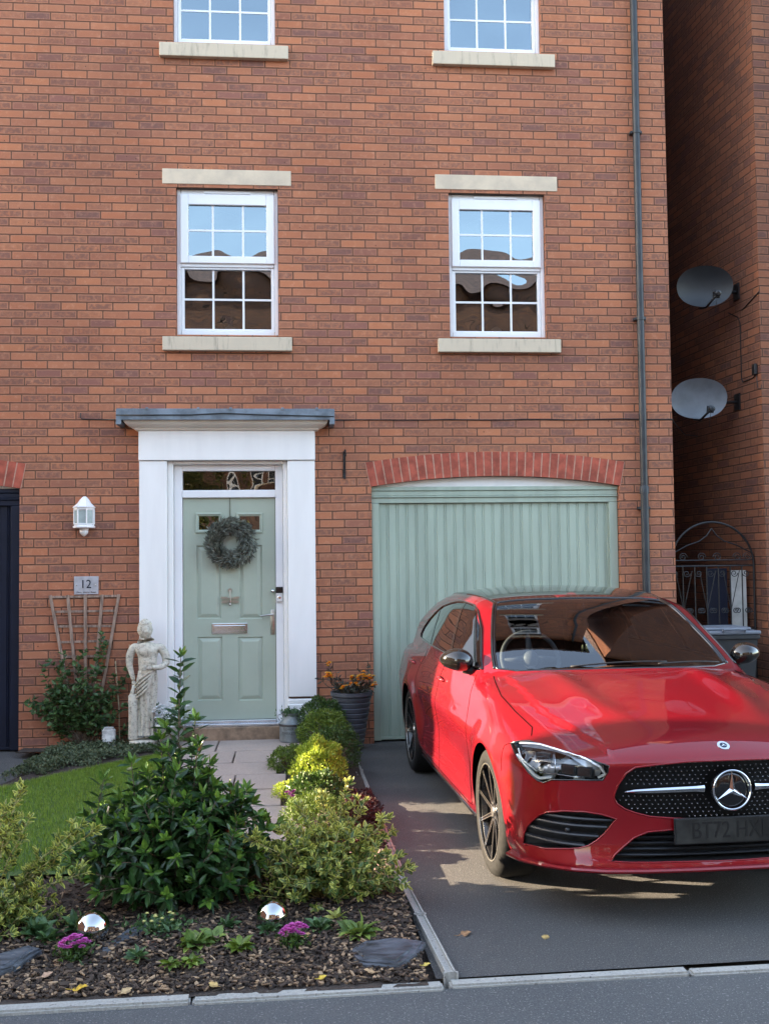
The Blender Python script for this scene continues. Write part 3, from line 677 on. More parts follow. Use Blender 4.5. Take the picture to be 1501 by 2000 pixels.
def radial_mesh(Fn,z0=.55,ua=-.25,ub=3.10,nphi=300,ncap=66,du=.025,rmax=1.6):
    phi=np.linspace(0,2*np.pi,nphi,endpoint=False); rows=[]
    for th in np.linspace(0,np.pi/2,ncap,endpoint=False)[1:]: rows.append((ua,-np.cos(th),np.sin(th)))
    for u in np.arange(ua,ub+1e-6,du): rows.append((u,0.,1.))
    for th in np.linspace(np.pi/2,0,40,endpoint=False)[1:]: rows.append((ub,np.cos(th),np.sin(th)))
    rows=np.array(rows); O=np.zeros((len(rows),nphi,3)); D=np.zeros_like(O)
    O[...,0]=rows[:,None,0]; O[...,2]=z0; D[...,0]=rows[:,None,1]; D[...,1]=rows[:,None,2]*np.cos(phi); D[...,2]=rows[:,None,2]*np.sin(phi)
    O=np.concatenate([O.reshape(-1,3),[[ua,0,z0],[ub,0,z0]]]); D=np.concatenate([D.reshape(-1,3),[[-1,0,0],[1,0,0]]])
    lo=np.zeros(len(O)); ts=np.linspace(.02,rmax,110); a=np.zeros(len(O)); b=np.full(len(O),ts[1])
    last=np.zeros(len(O)); 
    for t0,t1 in zip(ts[:-1],ts[1:]):
        ins=Fn(O+D*t0)<0; out=Fn(O+D*t1)>=0; k=ins&out; a=np.where(k,t0,a); b=np.where(k,t1,b)
    for _ in range(24):
        m=(a+b)/2; k=Fn(O+D*m[:,None])<0; a=np.where(k,m,a); b=np.where(k,b,m)
    P=O+D*((a+b)/2)[:,None]; nr=len(rows); f=[]
    for i in range(nr-1):
        for k in range(nphi):
            k2=(k+1)%nphi; f.append((i*nphi+k,(i+1)*nphi+k,(i+1)*nphi+k2,i*nphi+k2))
    A=nr*nphi;B=A+1
    for k in range(nphi):
        k2=(k+1)%nphi; f.append((A,k,k2)); f.append((B,(nr-1)*nphi+k2,(nr-1)*nphi+k))
    return P,f
# ---- paint and car materials
def paint_mat():
    m,nt,b=node_mat('red_car_paint'); tc=N(nt,'ShaderNodeTexCoord'); lw=N(nt,'ShaderNodeLayerWeight'); lw.inputs[0].default_value=.35
    c=mixc(nt,lw.outputs['Facing'],(.235,.0008,.005),(.11,.0006,.007)); nt.links.new(c,b.inputs['Base Color'])
    b.inputs['Metallic'].default_value=.15; b.inputs['Roughness'].default_value=.45; b.inputs['Specular IOR Level'].default_value=.2; b.inputs['Coat Weight'].default_value=1.0; b.inputs['Coat Roughness'].default_value=.015; b.inputs['Coat IOR'].default_value=1.5
    return m
PAINT=paint_mat()
GBLACK=mat('gloss_black',(.006,.006,.007),.06,var=.02,coat=.5)
MBLACK=mat('matt_black_plastic',(.012,.012,.013),.55,var=.15,scale=30)
RUBBER=mat('tyre_rubber',(.010,.010,.010),.8,spec=.25,var=.2,scale=40,bmp=.0006,bscale=200)
WELL=mat('wheel_well',(.003,.003,.003),1.0,spec=0.0)
CGLASS=glass_mat('car_glass',1.75,(.30,.33,.34),boost=1.35)
TGLASS=glass_mat('tinted_car_glass',1.8,(.035,.038,.04),boost=1.5)
LGLASS=glass_mat('headlight_glass',1.45,(.93,.95,.95))
INTER=mat('car_interior',(.018,.018,.02),.6,var=.2)
def to_obj(name,P,f,mats):
    me=bpy.data.meshes.new(name); me.from_pydata(P.tolist() if hasattr(P,'tolist') else P,[],f)
    for m in mats: me.materials.append(m)
    o=bpy.data.objects.new(name,me); COL.objects.link(o)
    bm=bmesh.new(); bm.from_mesh(me); bmesh.ops.recalc_face_normals(bm,faces=bm.faces); bmesh.ops.triangulate(bm,faces=[x for x in bm.faces if len(x.verts)>4]); bm.to_mesh(me); bm.free(); return o
def boolean(o,cut,op,solver='MANIFOLD'):
    md=o.modifiers.new('b','BOOLEAN'); md.object=cut; md.operation=op; md.solver=solver; md.material_mode='TRANSFER'
    dg=bpy.context.evaluated_depsgraph_get(); me=bpy.data.meshes.new_from_object(o.evaluated_get(dg)); o.modifiers.remove(md); old=o.data; o.data=me; bpy.data.meshes.remove(old)
def prism_cut(poly,d,out,inn,mat_=None):
    """closed prism: outline points (on the skin) pushed out and in along d"""
    d=np.array(d,float); d/=np.linalg.norm(d); P=np.array(poly,float); n=len(P); v=np.concatenate([P+d*out,P-d*inn])
    # flatten the caps so that they are well-formed
    for s in (0,n):
        h=v[s:s+n]@d; v[s:s+n]+=np.outer((h.max() if s==0 else h.min())-h,d)
    bm=bmesh.new(); vs=[bm.verts.new(p) for p in v]; bm.faces.new(vs[:n]); bm.faces.new(vs[n:][::-1])
    for i in range(n): bm.faces.new((vs[i],vs[n+i],vs[n+(i+1)%n],vs[(i+1)%n]))
    bmesh.ops.recalc_face_normals(bm,faces=bm.faces); bmesh.ops.triangulate(bm,faces=bm.faces)
    me=bpy.data.meshes.new('cut'); bm.to_mesh(me); bm.free(); me.materials.append(mat_ or MBLACK); o=bpy.data.objects.new('cut',me); COL.objects.link(o); return o
def mir(p): return [(a,-b,c) for a,b,c in p][::-1]
def dens(p,step=.03,closed=True):
    out=[]; n=len(p)
    for i in range(n if closed else n-1):
        a=np.array(p[i],float);b=np.array(p[(i+1)%n],float);k=max(1,int(np.linalg.norm(b-a)/step))
        out+= [tuple(a+(b-a)*j/k) for j in range(k)]
    if not closed: out.append(tuple(p[-1]))
    return out
def snap(P,it=6):
    P=np.array(P,float)
    for _ in range(it): P=P-grad(P)*Fcar(P)[...,None]*.9
    return P
HEAD=[(-.379,.869,.742),(-.416,.837,.757),(-.454,.796,.765),(-.604,.723,.754),(-.749,.655,.740),(-.832,.584,.725),(-.856,.538,.710),(-.851,.542,.682),(-.840,.563,.644),(-.818,.617,.642),(-.790,.670,.640),(-.712,.761,.628),(-.673,.789,.607),(-.642,.810,.613),(-.589,.839,.641),(-.524,.866,.692)]
GR_H=[(-.911,.199,.727),(-.900,.337,.716),(-.885,.426,.705),(-.872,.465,.677),(-.858,.496,.628),(-.847,.512,.585),(-.847,.515,.565),(-.849,.502,.540),(-.857,.467,.516),(-.865,.423,.500),(-.874,.361,.484),(-.886,.242,.473),(-.892,.126,.467)]
GRILLE=GR_H+mir(GR_H)
INTAKE=[(-.544,.858,.300),(-.547,.853,.343),(-.567,.843,.383),(-.600,.826,.417),(-.643,.803,.454),(-.683,.775,.476),(-.746,.716,.493),(-.797,.637,.499),(-.827,.564,.490),(-.845,.505,.472),(-.828,.554,.406),(-.817,.589,.373),(-.804,.623,.349),(-.787,.661,.335),(-.760,.705,.327),(-.679,.784,.310)]
CE_H=[(-.890,.126,.424),(-.883,.259,.424),(-.870,.368,.416),(-.861,.429,.391),(-.854,.475,.353),(-.850,.519,.315),(-.854,.537,.290),(-.875,.456,.287),(-.892,.358,.287),(-.915,.069,.287)]
CENTRE=CE_H+mir(CE_H)
body_o=to_obj('body',*radial_mesh(Fcar),[PAINT,MBLACK])
base_me=body_o.data.copy()
def cyl_cut(u,v0,v1,r,z=.325):
    b=MB(); n=64; v=[];f=[]
    for vv in (v0,v1):
        for k in range(n): t=2*math.pi*k/n; v.append((u+r*math.cos(t),vv,z+r*math.sin(t)))
    f=[tuple(range(n)),tuple(range(2*n-1,n-1,-1))]+[(k,n+k,n+(k+1)%n,(k+1)%n) for k in range(n)]
    o=to_obj('cut',v,f,[WELL]); return o
# hollow cabin
cav=to_obj('cav',*radial_mesh(lambda P: np.maximum(np.maximum(Fcar(P)+.035,.50-P[...,2]),np.maximum(.50-P[...,0],P[...,0]-3.45)),z0=.8,ua=.9,ub=3.0,nphi=120,ncap=24,du=.06),[INTER])
# windscreen, side glass outlines
WSH=[(.440,.0,1.0),(.450,.20,1.0),(.478,.40,1.0),(.545,.60,1.0),(.615,.698,1.0),(.743,.683,1.078),(.892,.648,1.174),(1.057,.605,1.273),(1.250,.545,1.36),(1.243,.40,1.375),(1.215,.20,1.378),(1.208,.0,1.38)]
WS=WSH+mir(WSH)[1:-1]
SIDE=[(.66,.775,.985),(.745,.763,1.050),(.985,.706,1.206),(1.184,.681,1.300),(1.363,.669,1.333),(1.675,.668,1.343),(1.90,.68,1.338),(2.10,.69,1.320),(2.35,.69,1.285),(2.60,.70,1.228),(2.80,.71,1.165),(2.97,.72,1.085),(3.03,.73,1.030),(2.97,.77,1.012),(2.30,.80,1.005),(1.5,.80,.995),(.9,.79,.982)]
cuts=[]
cuts.append(prism_cut(dens(WS),(0,0,1),.2,.09,INTER))
for s in (0,1):
    S=SIDE if s==0 else mir(SIDE); cuts.append(prism_cut(dens(S),(0,1 if s==0 else -1,0),.15,.16,INTER))
    H_=HEAD if s==0 else mir(HEAD); cuts.append(prism_cut(H_,(-.72,.66 if s==0 else -.66,.1),.10,.06,GBLACK))
    I_=INTAKE if s==0 else mir(INTAKE); cuts.append(prism_cut(I_,(-.86,.5 if s==0 else -.5,0),.06,.025,MBLACK))
    for uc in (0,2.729): cuts.append(cyl_cut(uc,.50 if s==0 else -1.1,1.1 if s==0 else -.50,.352))
cuts.append(prism_cut(GRILLE,(-1,0,0),.06,.03,MBLACK)); cuts.append(prism_cut(CENTRE,(-1,0,0),.06,.05,MBLACK))
rearw=[(3.3,-.6,1.04),(3.3,.6,1.04),(3.3,.52,1.22),(3.3,-.52,1.22)]
cuts.append(prism_cut(rearw,(1,0,.0),.6,.2,INTER))
boolean(body_o,cav,'DIFFERENCE')
for c in cuts: boolean(body_o,c,'DIFFERENCE')
for c in cuts+[cav]: bpy.data.objects.remove(c)
def smooth_from_F(me,mi=0,keep=None):
    """normals of the painted skin straight from the body's own surface function"""
    n=len(me.loops); vi=np.zeros(n,dtype=np.int32); me.loops.foreach_get('vertex_index',vi); co=np.zeros(len(me.vertices)*3); me.vertices.foreach_get('co',co); co=co.reshape(-1,3)
    me.polygons.foreach_set('use_smooth',np.ones(len(me.polygons),dtype=bool)); g=grad(co); fv=np.abs(Fcar(co)); L=g[vi].copy()
    fn=np.zeros(len(me.polygons)*3); me.polygons.foreach_get('normal',fn); fn=fn.reshape(-1,3); lt=np.zeros(len(me.polygons),dtype=np.int32); me.polygons.foreach_get('loop_total',lt)
    fl=np.repeat(fn,lt,axis=0); onf=fv[vi]<.004
    k=onf&((fl*L).sum(1)>.6); L[~k]=fl[~k]; me.normals_split_custom_set(L.tolist())
smooth_from_F(body_o.data)
body_o.parent=car; body_o.name='body'; ORG['body']=Vector((0,0,0))
def patch(name,poly,d,out,inn,m,parent,off=0.0,thick=0.0):
    """panel whose surface is the body's own skin inside an outline"""
    o=bpy.data.objects.new('p',base_me.copy()); COL.objects.link(o); c=prism_cut(poly,d,out,inn,WELL); boolean(o,c,'INTERSECT'); bpy.data.objects.remove(c)
    me=o.data; bm=bmesh.new(); bm.from_mesh(me); bm.verts.ensure_lookup_table()
    co=np.array([v.co[:] for v in bm.verts]); F_=np.abs(Fcar(co)); G_=grad(co)
    kill=[f for f in bm.faces if (max(F_[v.index] for v in f.verts)>.0035) or (Vector(G_[f.verts[0].index]).dot(f.normal)<.5)]
    bmesh.ops.delete(bm,geom=kill,context='FACES')
    for v in bm.verts: v.co+=Vector(G_[v.index])*off if v.index>=0 else Vector()
    me2=bpy.data.meshes.new(name); bm.to_mesh(me2); bm.free(); me2.materials.clear(); me2.materials.append(m)
    n=len(me2.loops); vi=np.zeros(n,dtype=np.int32); me2.loops.foreach_get('vertex_index',vi); cc=np.zeros(len(me2.vertices)*3); me2.vertices.foreach_get('co',cc); cc=cc.reshape(-1,3)
    if n:
        me2.polygons.foreach_set('use_smooth',np.ones(len(me2.polygons),dtype=bool)); me2.polygons.foreach_set('material_index',np.zeros(len(me2.polygons),dtype=np.int32)); me2.normals_split_custom_set(grad(cc)[vi].tolist())
    q=bpy.data.objects.new(name,me2); COL.objects.link(q); q.parent=parent; ORG[q.name]=Vector((0,0,0)); bpy.data.objects.remove(o); return q
def strip(name,pts,r,m,parent,off=0.0,closed=False,n=6):
    """thin line following the skin"""
    P=dens(pts,.02,closed); 
    if closed: P=P+[P[0],P[1]]
    Q=snap(P); Q=Q+grad(Q)*off; b=MB(); b.tube([Vector(q) for q in Q],r,n,caps=not closed); return b.build(name,m,parent,smooth=True)
patch('windscreen',dens(WS),(0,0,1),.2,.09,CGLASS,car,off=-.002)
strip('windscreen_trim',WS,.008,GBLACK,car,off=-.003,closed=True)
# panoramic black roof from the screen back to the tailgate
RFH=[(1.210,.0,1.39),(1.245,.40,1.38),(1.252,.545,1.36),(1.50,.585,1.39),(1.9,.60,1.40),(2.4,.585,1.39),(2.8,.55,1.33),(3.02,.50,1.27),(3.03,.0,1.33)]
patch('black_roof',dens(RFH+mir(RFH)[1:-1]),(0,0,1),.25,.35,GBLACK,car,off=.0022)
# A pillar black edging either side of the screen
for s in (1,-1):
    e=[(.62,.713*s,1.0),(.743,.697*s,1.078),(.892,.663*s,1.174),(1.057,.620*s,1.273),(1.25,.562*s,1.36),(1.5,.59*s,1.39),(1.9,.605*s,1.40),(2.4,.59*s,1.39),(2.95,.54*s,1.29)]
    strip('roof_trim',e,.011,GBLACK,car,off=-.003)
    S=SIDE if s==1 else mir(SIDE)
    frontg=[p for p in SIDE if p[0]<=1.45]; 
    A_=[(.66,.775,.985),(.745,.763,1.050),(.985,.706,1.206),(1.184,.681,1.300),(1.363,.669,1.333),(1.62,.668,1.342),(1.40,.80,.994),(.9,.79,.982)]
    B_=[(1.69,.668,1.343),(1.90,.68,1.338),(2.10,.69,1.320),(2.35,.69,1.285),(2.42,.70,1.27),(2.27,.80,1.005),(1.47,.80,.995)]
    C_=[(2.47,.70,1.26),(2.60,.70,1.228),(2.80,.71,1.165),(2.97,.72,1.085),(3.03,.73,1.030),(2.97,.77,1.012),(2.32,.80,1.006)]
    for nm,pl,mt in (('front_door_window',A_,CGLASS),('rear_door_window',B_,TGLASS),('quarter_window',C_,TGLASS)):
        pl=pl if s==1 else mir(pl); patch(nm,dens(pl),(0,s,0),.15,.12,mt,car,off=-.003)
    # black pillars between
    for pl in ([(1.62,.668,1.342),(1.69,.668,1.343),(1.47,.80,.995),(1.40,.80,.994)],[(2.42,.70,1.27),(2.47,.70,1.26),(2.32,.80,1.006),(2.27,.80,1.005)]):
        pl=pl if s==1 else mir(pl); patch('black_pillar',dens(pl),(0,s,0),.15,.12,GBLACK,car,off=-.001)
    strip('window_trim',S,.007,GBLACK,car,off=.0,closed=True)
    # shut lines
    def sl(name,pts): strip('panel_gap',[(a,b*s,c) for a,b,c in pts],.0026,WELL,car,off=-.0006)
    sl('',[(.56,.735,.975),(.35,.765,.94),(.151,.785,.899),(-.10,.775,.86),(-.34,.748,.81),(-.42,.775,.785)])
    sl('',[(.66,.80,.955),(.56,.88,.80),(.53,.89,.62),(.50,.89,.45),(.47,.89,.26)])
    sl('',[(1.50,.84,.965),(1.56,.87,.86),(1.59,.88,.70),(1.57,.88,.50),(1.50,.88,.26)])
    sl('',[(2.33,.84,.985),(2.40,.87,.85),(2.43,.88,.74),(2.36,.88,.62)])
    sl('',[(.47,.89,.252),(1.5,.89,.252),(2.30,.89,.262)])
    sl('',[(-.38,.872,.742),(-.34,.88,.72),(-.335,.88,.60)])
    # door handles
    for u in (1.46,2.30) if False else (1.47,2.66):
        p=snap([(u-.085,.88*s,.846),(u-.04,.88*s,.848),(u+.04,.88*s,.852),(u+.085,.88*s,.853)]); g=grad(p); q=p+g*np.array([[.002],[.020],[.020],[.002]]); b=MB(); b.tube([Vector(a) for a in q],[.008,.013,.013,.008],10)
        b.build('door_handle',PAINT,car,smooth=True)
    # side skirt blade
    strip('sill_blade',[(.45,.875*s,.185),(1.0,.88*s,.19),(2.0,.88*s,.195),(2.33,.88*s,.20)],.012,PAINT if False else GBLACK,car,off=.002)
patch('rear_window',rearw,(1,0,0),.6,.2,TGLASS,car,off=-.003)
# ---- wheels
def wheel(u,s,rot):
    t=bpy.data.objects.new('wheel',None); COL.objects.link(t); t.parent=car; t.empty_display_size=.1
    vo=.905*s; ORG[t.name]=Vector((0,0,0))
    ty=[(.232,-.205),(.246,-.212),(.285,-.214),(.310,-.205),(.321,-.185),(.325,-.16),(.325,-.05),(.321,-.026),(.310,-.010),(.290,-.001),(.262,.000),(.250,-.006),(.243,-.016)]
    b=MB(); n=72; pr=[(r,vo+h*s) for r,h in ty]; b.lathe(pr,(u,0,.325),n,axis='y',cap=False); b.build('tyre',RUBBER,t,auto=50)
    RIMD=mat('rim_black',(.010,.010,.011),.25,var=.05,coat=.4); RIMS=mat('rim_machined',(.60,.57,.52),.22,metal=.9,var=.05,scale=20)
    b=MB()
    b.lathe([(r,vo+h*s) for r,h in [(.247,-.004),(.252,-.008),(.247,-.016),(.236,-.022),(.228,-.05),(.222,-.19)]],(u,0,.325),n,axis='y',cap=False,m=0)
    b.lathe([(r,vo+h*s) for r,h in [(.2475,-.0035),(.2405,-.0035),(.2400,-.010)]],(u,0,.325),n,axis='y',cap=False,m=1)
    b.lathe([(r,vo+h*s) for r,h in [(.0,-.030),(.030,-.030),(.034,-.034),(.062,-.036),(.066,-.045),(.066,-.10)]],(u,0,.325),36,axis='y',cap=False,m=0)
    b.lathe([(r,vo+h*s) for r,h in [(.0,-.026),(.026,-.026),(.028,-.031)]],(u,0,.325),24,axis='y',cap=False,m=1)
    def P(r,th,h): return (u+r*math.cos(th),vo+h*s,.325+r*math.sin(th))
    for k in range(10):
        th=rot+2*math.pi*k/10; tw=.06
        for (w0,w1,h0,h1,m_,dep) in ((.020,.016,-.034,-.014,0,.045),):
            r0,r1=.055,.240; a0,a1=w0/r0/2,w1/r1/2
            v=[P(r0,th-a0,h0),P(r0,th+a0,h0),P(r1,th+tw+a1,h1),P(r1,th+tw-a1,h1),P(r0,th-a0*.5,h0-dep),P(r0,th+a0*.5,h0-dep),P(r1,th+tw+a1*.5,h1-dep),P(r1,th+tw-a1*.5,h1-dep)]
            b.add(v,[(0,1,2,3),(7,6,5,4),(0,4,5,1),(1,5,6,2),(2,6,7,3),(3,7,4,0)],0)
            for sg in (-1,1):
                e=.0032; c0=sg*(w0/2-e/2)/r0; c1=sg*(w1/2-e/2)/r1; ea,eb=e/2/r0,e/2/r1; o_=.0015
                v=[P(r0,th+c0-ea,h0+o_),P(r0,th+c0+ea,h0+o_),P(r1,th+tw+c1+eb,h1+o_),P(r1,th+tw+c1-eb,h1+o_)]
                b.add(v,[(0,1,2,3)],1)
        t2=th+.30
        b.lathe([(.007,vo-.033*s),(.007,vo-.030*s)],P(.045,th+.31,-.0)[0:1]+(0,)+(.325+.045*math.sin(th+.31),),8,axis='y',m=1)
    b.build('rim',[RIMD,RIMS],t)
    b=MB(); b.lathe([(.05,vo-.10*s),(.155,vo-.10*s),(.155,vo-.125*s),(.05,vo-.125*s)],(u,0,.325),40,axis='y',cap=False); b.box(u-.19,vo-.15*s if s>0 else vo+.08,.27,u-.12,vo-.08*s if s>0 else vo+.15,.41,bev=.008); b.build('brake_disc',mat('brake_iron',(.16,.155,.15),.4,metal=.7),t)
for u in (0,2.729):
    for s in (1,-1): wheel(u,s,.17+u)
# ---- grille
def front_pts(v,z,inset=0.0):
    """point on the nose skin at lateral v and height z, pushed back by inset"""
    P=np.stack([np.full_like(v,-.9),v,z],-1)
    lo=np.full(v.shape,-1.2); hi=np.full(v.shape,-.3)
    for _ in range(26):
        m=(lo+hi)/2; P[...,0]=m; k=Fcar(P)<0; hi=np.where(k,m,hi); lo=np.where(k,lo,m)
    P[...,0]=hi+inset; return P
def inside(v,z,poly):
    c=False;n=len(poly)
    for i in range(n):
        a,b=poly[i],poly[(i+1)%n]
        if (a[2]>z)!=(b[2]>z) and v<(b[1]-a[1])*(z-a[2])/(b[2]-a[2])+a[1]: c=not c
    return c
gb=MB()
for r_ in range(14):
    z=.480+r_*.0185
    if abs(z-.604)<.018: continue
    for k in range(-21,22):
        v=(k+.5*(r_%2))*.0255
        if abs(v)<.105 and abs(z-.598)<.11 and math.hypot(v,z-.598)<.103: continue
        if not inside(v,z,[(a,b*.965,(c-.6)*.93+.6) for a,b,c in GRILLE]): continue
        p=front_pts(np.array(v),np.array(z),.012); u=float(p[0])
        gb.add([(u,v-.0048,z),(u,v,z-.0034),(u,v+.0048,z),(u,v,z+.0034),(u-.004,v,z),(u+.018,v,z)],[(0,1,4),(1,2,4),(2,3,4),(3,0,4),(1,0,5),(2,1,5),(3,2,5),(0,3,5)])
grl=None
# backing panel
def grid_panel(outl,nz,nv,inset,zs,vs):
    Z,Vv=np.meshgrid(np.linspace(*zs,nz),np.linspace(*vs,nv),indexing='ij'); P=front_pts(Vv,Z,inset); P=P.reshape(-1,3); f=[]
    for i in range(nz-1):
        for j in range(nv-1):
            c=P[[i*nv+j,i*nv+j+1,(i+1)*nv+j+1,(i+1)*nv+j]]
            if all(inside(a[1],a[2],outl) for a in c) or any(inside(a[1],a[2],outl) for a in c): f.append((i*nv+j,i*nv+j+1,(i+1)*nv+j+1,(i+1)*nv+j))
    return P,f
P_,f_=grid_panel(GRILLE,22,60,.026,(.465,.735),(-.53,.53)); grl=mk('grille',P_,f_,mat('grille_black',(.003,.003,.003),.5,spec=.2),car,smooth=True)
STUD=mat('stud_chrome',(.8,.8,.8),.22,metal=.9)
for sgn in (-1,1):
    hb=MB()
    for k in range(0,len(gb.v),6):
        if (gb.v[k+4][1]>=0)==(sgn>0): hb.add(gb.v[k:k+6],[(0,1,4),(1,2,4),(2,3,4),(3,0,4),(1,0,5),(2,1,5),(3,2,5),(0,3,5)])
    hb.build('grille_mesh',STUD,grl,fix=True)
for s in (1,-1):
    b=MB(); vv=np.array([.118,.16,.25,.35,.43,.475])*s; zz=np.array([.606,.606,.604,.601,.598,.596]); P=front_pts(vv,zz,.004); hh=[.016,.0125,.012,.011,.008,.003]
    ring=[]
    for p,h in zip(P,hh):
        u,v,z=p; ring.append([(u-.012,v,z+h*.9),(u-.018,v,z+h*.2),(u-.010,v,z-h),(u+.012,v,z-h*.6),(u+.012,v,z+h*.7)])
    v=[q for r in ring for q in r]; f=[]
    for i in range(len(ring)-1):
        for k in range(5): f.append((i*5+k,i*5+(k+1)%5,(i+1)*5+(k+1)%5,(i+1)*5+k))
    f+=[(0,1,2,3,4),tuple(len(v)-5+k for k in range(5))]; b.add(v,f); b.build('grille_bar',CHROME,grl)
strip('grille_surround',GRILLE,.0045,PAINT,car,off=-.001,closed=True)
# badge
bd=MB(); c0=(-.928,0,.600); 
def ringtor(c,Rm,rm,m,b,n=48,tilt=0):
    v=[];f=[]
    for i in range(n):
        t=2*math.pi*i/n
        for k in range(10):
            a=2*math.pi*k/10; rr=Rm+rm*math.cos(a); v.append((c[0]+rm*1.1*math.sin(a),c[1]+rr*math.cos(t),c[2]+rr*math.sin(t)))
    for i in range(n):
        for k in range(10): f.append((i*10+k,((i+1)%n)*10+k,((i+1)%n)*10+(k+1)%10,i*10+(k+1)%10))
    b.add(v,f,m)
bd.lathe([(0,c0[0]-.004),(.060,c0[0]-.002),(.086,c0[0]+.004),(.090,c0[0]+.03)],(0,0,c0[2]),40,m=0,axis='x',cap=False)
b1=bd.build('badge_disc',GBLACK,grl,smooth=True)
bs=MB(); ringtor((c0[0]-.003,0,c0[2]),.086,.0055,0,bs)
def star(b,c,Rr,w_,h,m=0):
    ctr=(c[0]-h,c[1],c[2])
    for k in range(3):
        t=math.pi/2+2*math.pi*k/3; tip=(c[0]-.001,c[1]+Rr*math.cos(t),c[2]+Rr*math.sin(t)); l=t+math.pi/3; r_=t-math.pi/3
        pl=(c[0],c[1]+w_*math.cos(l),c[2]+w_*math.sin(l)); pr=(c[0],c[1]+w_*math.cos(r_),c[2]+w_*math.sin(r_))
        b.add([ctr,tip,pl,pr],[(0,1,2),(0,3,1)],m)
star(bs,(c0[0]-.0045,0,c0[2]),.082,.014,.012); bs.build('badge_star',CHROME,grl,fix=False,smooth=False)
# small badge on the bonnet
eb=snap([(-.852,0,.78)])[0]; ge=grad(eb); 
b=MB(); tv=Vector(ge).orthogonal(); ex=Vector((0,1,0)); ey=Vector(ge).cross(ex).normalized()
def disc(b,c,n_,ex,ey,r,h,m,seg=32):
    v=[Vector(c)+Vector(n_)*h]+[Vector(c)+Vector(n_)*h*.8+ex*r*math.cos(2*math.pi*k/seg)+ey*r*math.sin(2*math.pi*k/seg) for k in range(seg)]+[Vector(c)-Vector(n_)*.004+ex*r*1.04*math.cos(2*math.pi*k/seg)+ey*r*1.04*math.sin(2*math.pi*k/seg) for k in range(seg)]
    f=[(0,1+k,1+(k+1)%seg) for k in range(seg)]+[(1+k,1+seg+k,1+seg+(k+1)%seg,1+(k+1)%seg) for k in range(seg)]; b.add(v,f,m)
disc(b,eb,ge,ex,ey,.028,.003,0); disc(b,Vector(eb)+Vector(ge)*.0012,ge,ex,ey,.0165,.003,1)
for k in range(3):
    t=math.pi/2+2*math.pi*k/3; c=Vector(eb)+Vector(ge)*.0048; T=lambda r,a: c+ex*r*math.cos(a)-ey*r*math.sin(a)
    if ey.z<0: T=lambda r,a: c+ex*r*math.cos(a)-ey*r*math.sin(a)
    b.add([T(0,0)+Vector(ge)*.002,T(.015,t),T(.003,t+1.05),T(.003,t-1.05)],[(0,1,2),(0,3,1)],0)
b.build('bonnet_badge',[CHROME,mat('badge_blue',(.01,.02,.05),.2)],car)
# ---- intakes: horizontal vanes
def vanes(name,poly,zs,inset,m,hh=.006):
    b=MB(); vmin=min(p[1] for p in poly);vmax=max(p[1] for p in poly)
    for z in zs:
        vs=[v for v in np.linspace(vmin,vmax,50) if inside(v,z,poly)]
        if len(vs)<3: continue
        vs=np.array(vs); P=front_pts(vs,np.full(len(vs),z),inset)
        v=[];f=[]
        for p in P: v+=[(p[0],p[1],p[2]+hh),(p[0]-.004,p[1],p[2]),(p[0],p[1],p[2]-hh),(p[0]+.03,p[1],p[2]-hh*.2),(p[0]+.03,p[1],p[2]+hh*1.6)]
        for i in range(len(P)-1):
            for k in range(5): f.append((i*5+k,i*5+(k+1)%5,(i+1)*5+(k+1)%5,(i+1)*5+k))
        b.add(v,f)
    return b.build(name,m,car)
VANE=mat('vane_plastic',(.022,.023,.026),.38,var=.1)
for s in (1,-1):
    poly=INTAKE if s==1 else mir(INTAKE); vanes('air_intake',poly,(.345,.388,.430,.462),.012,VANE)
    strip('intake_trim',poly,.004,PAINT,car,off=-.001,closed=True)
    p=front_pts(np.array(.70*s),np.array(.408),0.004)
    b=MB(); b.lathe([(.0,p[0]-.003),(.009,p[0]-.003),(.011,p[0]+.01)],(0,p[1],p[2]),14,axis='x',cap=False); b.build('parking_sensor',VANE,car,smooth=True)
vanes('lower_grille',CENTRE,(.31,.335,.36,.385,.408),.03,VANE,.004)
strip('intake_trim',CENTRE,.004,PAINT,car,off=-.001,closed=True)
# chin splitter with upturned tips
for s in (1,):
    L=[(-.40,.885,.212),(-.54,.862,.222),(-.68,.790,.232),(-.79,.675,.238),(-.855,.55,.242),(-.892,.38,.246),(-.910,.15,.248)]
    full=L+[(a,-b,c) for a,b,c in L[::-1]]; P=np.array(dens(full,.03,False)); 
    v=[];f=[]
    for p in P:
        n_=np.array([p[0]-.0,p[1]*.9,0]); n_/=np.linalg.norm(n_); o_=p+n_*.022
        v+=[(p[0]-n_[0]*.04,p[1]-n_[1]*.04,p[2]+.030),(o_[0],o_[1],p[2]+.016),(o_[0]+n_[0]*.004,o_[1]+n_[1]*.004,p[2]+.008),(o_[0],o_[1],p[2]),(p[0]-n_[0]*.05,p[1]-n_[1]*.05,p[2]-.004)]
    for i in range(len(P)-1):
        for k in range(5): f.append((i*5+k,i*5+(k+1)%5,(i+1)*5+(k+1)%5,(i+1)*5+k))
    b=MB(); b.add(v,f); b.build('front_splitter',PAINT,car,auto=40)
    b=MB(); Q=[Vector((p[0]+.01,p[1]*.985,p[2]-.006)) for p in P]; b.tube(Q,.008,6); b.build('splitter_edge',MBLACK,car,smooth=True)
